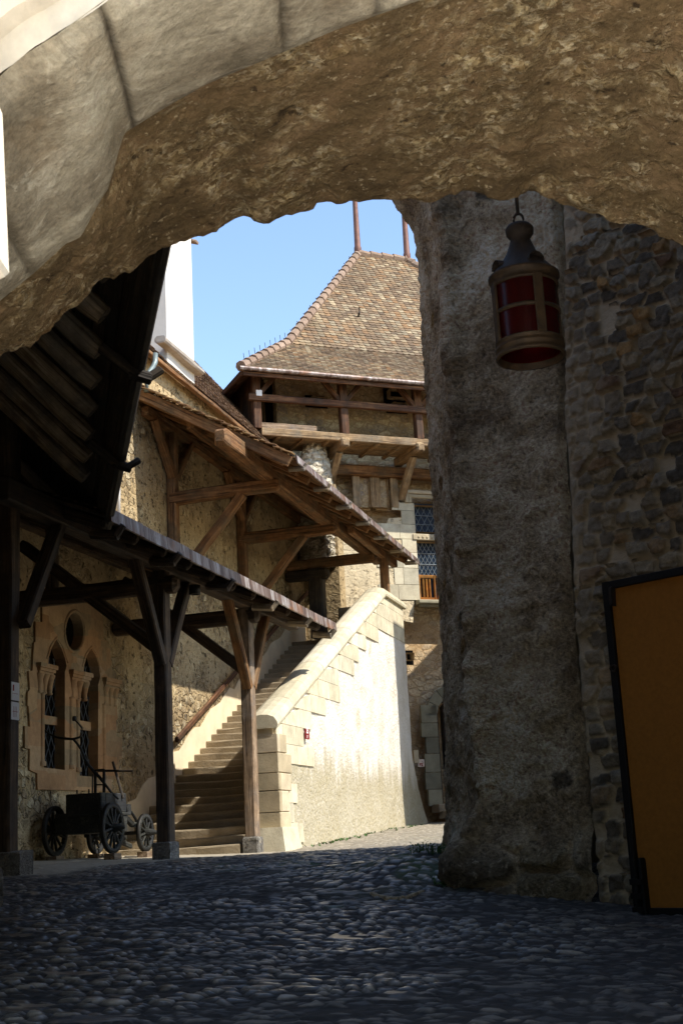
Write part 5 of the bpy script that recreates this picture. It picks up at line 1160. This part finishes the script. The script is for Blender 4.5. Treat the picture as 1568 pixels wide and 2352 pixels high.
# building carried by the pier, wall and archway (out of the frame; it shades the court)
hall = thing('gate_range', Vector((3, 12, -.5)), 'plain gate range above and behind the pier and rubble wall', 'building')
kz = Vector((Kz[100][0], Kz[100][1], 0)); wd3 = Vector((wd_[0], wd_[1], 0)); nb = Vector((wd_[1], -wd_[0], 0)); nb = nb if nb.dot(FW) > 0 else -nb
mb = MB(); a = kz+nb*.5; b_ = a+wd3*10.5
def prism(mb, poly, z0, z1):
    m = len(poly); vs = [Vector((p_.x, p_.y, z0)) for p_ in poly]+[Vector((p_.x, p_.y, z1)) for p_ in poly]; mb.add(vs, [tuple(range(m)), tuple(range(2*m-1, m-1, -1))]+[(k, (k+1) % m, m+(k+1) % m, m+k) for k in range(m)]); return mb
prism(mb, [a+Vector((-.1, .4, 0)), b_, b_+nb*6, a+nb*6+Vector((1, 0, 0))], -1, 12.5); mb.build('wall', M['building'], hall)
mb = prism(MB(), [Vector((-2.0, 14.4, 0)), Vector((-3.1, 17.6, 0)), Vector((4, 17.6, 0)), Vector((4, 13.2, 0)), Vector((-1.2, 13.2, 0))], -1, 12.5); mb.build('wall', M['building'], hall)
rr = thing('court_range', Vector((2, 36, .2)), 'plain range beyond the pier closing the right side of the court', 'building')
MB().abox(-1.8, 6, 30.55, 44, -.6, 11.3).build('wall', M['building'], rr)
# pale block added out of view to bounce sunlight towards the arch
mb = MB().abox(-9.5, -5.5, -14, 1.6, -1, 9); tag(mb.build('bounce_block', M['bounce_render']), 'unseen pale block left of the archway, added to bounce sunlight', 'house')

# ================================================================== ORANGE BOARD
bt, bb_ = PH(1385, 1340, 10.33), PH(1465, 2105, 10.33); zb0, zb1 = bb_.z, bt.z; bo = Vector((bb_.x, bb_.y, 0)); bd = Vector((wd_[0], wd_[1], 0)); bn = Vector((bd.y, -bd.x, 0)); bn = bn if bn.dot(FW) < 0 else -bn
board = thing('wooden_board', (bo.x+bd.x*.6, bo.y+bd.y*.6, zb0), 'large orange brown board in a black steel frame standing against the rubble wall', 'board')
BW = 1.55
mb = MB().beam(bo+bd*.03+Vector((0, 0, (zb0+zb1)/2)), bo+bd*(BW-.03)+Vector((0, 0, (zb0+zb1)/2)), .03, zb1-zb0-.06, c=.002, j=0, cap=0); mb.build('panel', M['mdf'], board)
mb = MB()
for s_ in (.03, BW-.03): mb.beam(bo+bd*s_+bn*.015+Vector((0, 0, zb0)), bo+bd*s_+bn*.015+Vector((0, 0, zb1)), .06, .07, bn, c=.004, j=.001, cap=0)
for z_ in (zb0+.03, zb1-.03): mb.beam(bo+bn*.012+Vector((0, 0, z_)), bo+bd*BW+bn*.012+Vector((0, 0, z_)), .065, .06, c=.004, j=.001, cap=0)
fr = mb.build('frame', M['black_frame'], board)
mb = MB().beam(bo+bd*.11+bn*.05+Vector((0, 0, zb0+.0)), bo+bd*.11+bn*.05+Vector((0, 0, zb0+.42)), .03, .08, bn, c=.01); mb.tube([bo+bd*.06+bn*.08+Vector((0, 0, zb0+.02)), bo+bd*.06+bn*.08+Vector((0, 0, zb0+.6))], .015, 8)
for q in (.05, .15, .25): mb.box(bo+bd*.07+bn*.08+Vector((0, 0, zb0+q)), bd*.05, bn*.02, (0, 0, .02))
mb.build('drop_bolt', M['black_frame'], board)
mb = MB().beam(bo+bd*.09+bn*.04+Vector((0, 0, zb1-.2)), bo+bd*.09+bn*.04+Vector((0, 0, zb1-.05)), .02, .08, bn, c=.004); mb.build('corner_plate', M['cap_metal'], board); mb = MB().lathe(bo+bd*.04+bn*.05+Vector((0, 0, zb1-.68)), [(.03, -.01), (.03, .02), (.02, .02), (.02, -.01)], 14, ax=(bd, Vector((0, 0, 1)), bn)); mb.build('ring_latch', M['cap_metal'], board)

# ================================================================== HANGING LANTERN
LH = 5.35; lb, lt = PH(1219, 828, LH), PH(1193, 520, LH); lx = PH(1207, 690, LH); ax_, ay_ = lx.x, lx.y
zb_ = PH(1219, 824, LH).z; zt_ = PH(1190, 512, LH).z; ks = (zt_-zb_)/.655
lan = thing('hanging_lantern', (ax_, ay_, zb_), 'old round metal lantern with red glass hanging from an iron rod before the pier', 'lantern')
LR_ = .142
def ll(prof, n=32, **k): return MB().lathe((ax_, ay_, zb_), [(r, z*ks) for r, z in prof], n, **k)
ll([(LR_-.004, .0), (LR_+.004, .0), (LR_+.008, .006), (LR_+.008, .014), (LR_+.0, .016), (LR_+.0, .036), (LR_+.006, .04), (LR_+.006, .047), (LR_+.0, .05), (LR_+.0, .066), (LR_+.004, .069), (LR_+.004, .075), (LR_-.008, .077), (LR_-.008, .03), (LR_-.004, .0)]).build('metal_band', M['brass'], lan, True)
ll([(LR_-.006, .20), (LR_+.003, .202), (LR_+.003, .216), (LR_-.006, .218)]).build('metal_band', M['brass'], lan, True)
ll([(LR_-.012, .335), (LR_+.004, .335), (LR_+.004, .345), (LR_, .35), (LR_+.002, .372), (LR_+.012, .378), (LR_+.012, .39), (LR_-.01, .395)]).build('metal_band', M['brass'], lan, True)
ll([(LR_-.010, .03), (LR_-.007, .34)], 40).build('red_glass', M['red_glass'], lan, True)
vr = math.atan2(-ay_, -ax_)
for k in range(4):
    an = vr+R(24)+k*math.pi/2; d = Vector((math.cos(an), math.sin(an), 0)); c0_ = Vector((ax_, ay_, zb_))+d*LR_
    mb = MB().beam(c0_+Vector((0, 0, .07*ks)), c0_+Vector((0, 0, .35*ks)), .012, .042, d, c=.003, j=.0005, cap=0)
    mb = MB().beam(c0_+Vector((0, 0, .07*ks)), c0_+Vector((0, 0, .35*ks)), .042, .012, d, c=.003, j=.0005, cap=0); mb.build('upright', M['brass'], lan)
cap = ll([(LR_+.008, .388), (LR_-.005, .405), (.115, .43), (.088, .465), (.066, .505), (.050, .55), (.042, .575), (.05, .585), (.060, .60), (.062, .625), (.05, .642), (.03, .652), (0, .655)]).build('cap', M['cap_metal'], lan, True)
for k in range(4):
    an = vr+R(28)+k*R(90); d = Vector((math.cos(an), math.sin(an), 0)); t_ = Vector((-d.y, d.x, 0)); c0_ = Vector((ax_, ay_, zb_+.425*ks))+d*.095
    mb = MB(); vs = []
    for q in range(9):
        a_ = math.pi*q/8
        for e_ in (0, 1): vs.append(c0_+t_*(math.cos(a_)*.036)+Vector((0, 0, math.sin(a_)*.036))+d*(.038*e_)+Vector((0, 0, -.005)))
    mb.add(vs, [(2*q, 2*q+1, 2*q+3, 2*q+2) for q in range(8)]); mb.build('vent_hood', M['cap_metal'], cap)
mb = MB(); z = zb_+.65*ks
mb.tube([Vector((ax_, ay_, z+.02))+Vector((math.cos(a_)*.022*FW.y, math.sin(a_)*0, math.sin(a_)*.03)) for a_ in np.linspace(0, 2*math.pi, 13)[:-1]], .006, 6, True)
mb.tube([(ax_, ay_, z+.045), (ax_, ay_, z+.46)], .008, 8)
mb.tube([(ax_, ay_, z+.46), (ax_, ay_, z+.9), (ax_-.4, ay_-.5, z+.9)], .012, 8)
mb.build('hanging_rod', M['cap_metal'], lan)

# ================================================================== SMALL THINGS ON THE GROUND
def tuft(name, x0, x1, y0, y1, n, label, cat):
    mb = MB()
    for i in range(n):
        x, y = random.uniform(x0, x1), random.uniform(y0, y1); z = gz(x, y)+.16*math.exp(-(((x+2.75)/.55)**2+((y-12.5)/.95)**2)); hgt = random.uniform(.02, .10)
        for k in range(7):
            an = random.random()*6.3; l = random.uniform(.012, .034); d = Vector((math.cos(an), math.sin(an), random.uniform(.1, .9))).normalized(); s_ = Vector((-d.y, d.x, 0))*l*.45; b = Vector((x, y, z+random.random()*hgt))+d*.02
            mb.add([b, b+d*l*.5+s_, b+d*l, b+d*l*.5-s_], [(0, 1, 2, 3)])
        mb.tube([(x, y, z-.02), (x+random.uniform(-.01, .01), y, z+hgt)], .003, 4)
    tag(mb.build(name, M['leaf']), label, cat)
q = PH(1008, 1985, 12.9); tuft('weed_clump', q.x-.22, q.x+.16, q.y-.25, q.y+.2, 60, 'green weed clump at the left foot of the pier, farther of two', 'plant')
q = PH(1052, 2032, 11.6); tuft('weed_clump', q.x-.2, q.x+.05, q.y-.1, q.y+.25, 40, 'thin green weeds below the pier corner, nearer of two', 'plant')
mb = MB()
for i in range(46):
    y = random.uniform(22.8, 31.5); x = -7.05+random.uniform(-.12, .25); z = gz(x, y)
    for k in range(5):
        an = random.random()*6.3; d = Vector((math.cos(an), math.sin(an), .8)).normalized(); s_ = Vector((-d.y, d.x, 0))*.015; b = Vector((x, y, z)); mb.add([b, b+d*.04+s_, b+d*.09, b+d*.04-s_], [(0, 1, 2, 3)])
tag(mb.build('wall_foot_grass', M['leaf']), 'sparse grass tufts along the foot of the stair wall', None, None, 'stuff')
mh_ = on_ground(766, 2083, .014)
mb = MB().lathe(mh_, [(0, .0), (.03, .0), (.032, .005), (.04, .005), (.042, 0), (.066, 0), (.068, .006), (.08, .006), (.085, -.06)], 28); tag(mb.build('manhole_cover', M['lead'], None, True), 'small round iron cover set among the cobbles mid-court', 'manhole cover')
for k in range(0):
    pass
mb = MB(); prev = None
for i in range(26):
    t = i/25; px = 855+115*t; py = 2054+14*math.sin(t*2.6)-14*t*t
    w = on_ground(px, py, .015)
    mb.cbox(w.x-.017, w.x+.017, w.y-.035, w.y+.035, w.z-.03, w.z+.012+random.uniform(-.004, .004), .006, .003)
tag(mb.build('drain_kerb', M['step_stone']), 'short curved line of small set kerb stones near the pier', 'drain kerb')
q = PH(-2, 2060, 11.4); zq = gz(q.x, q.y); mb = MB().cbox(q.x-.42, q.x-.06, q.y-.15, q.y+.2, zq-.1, PH(0, 1992, 11.4).z, .03, .015); tag(mb.build('stone_block', M['grey_block']), 'rough stone block cut off by the left edge of the picture', 'stone block')
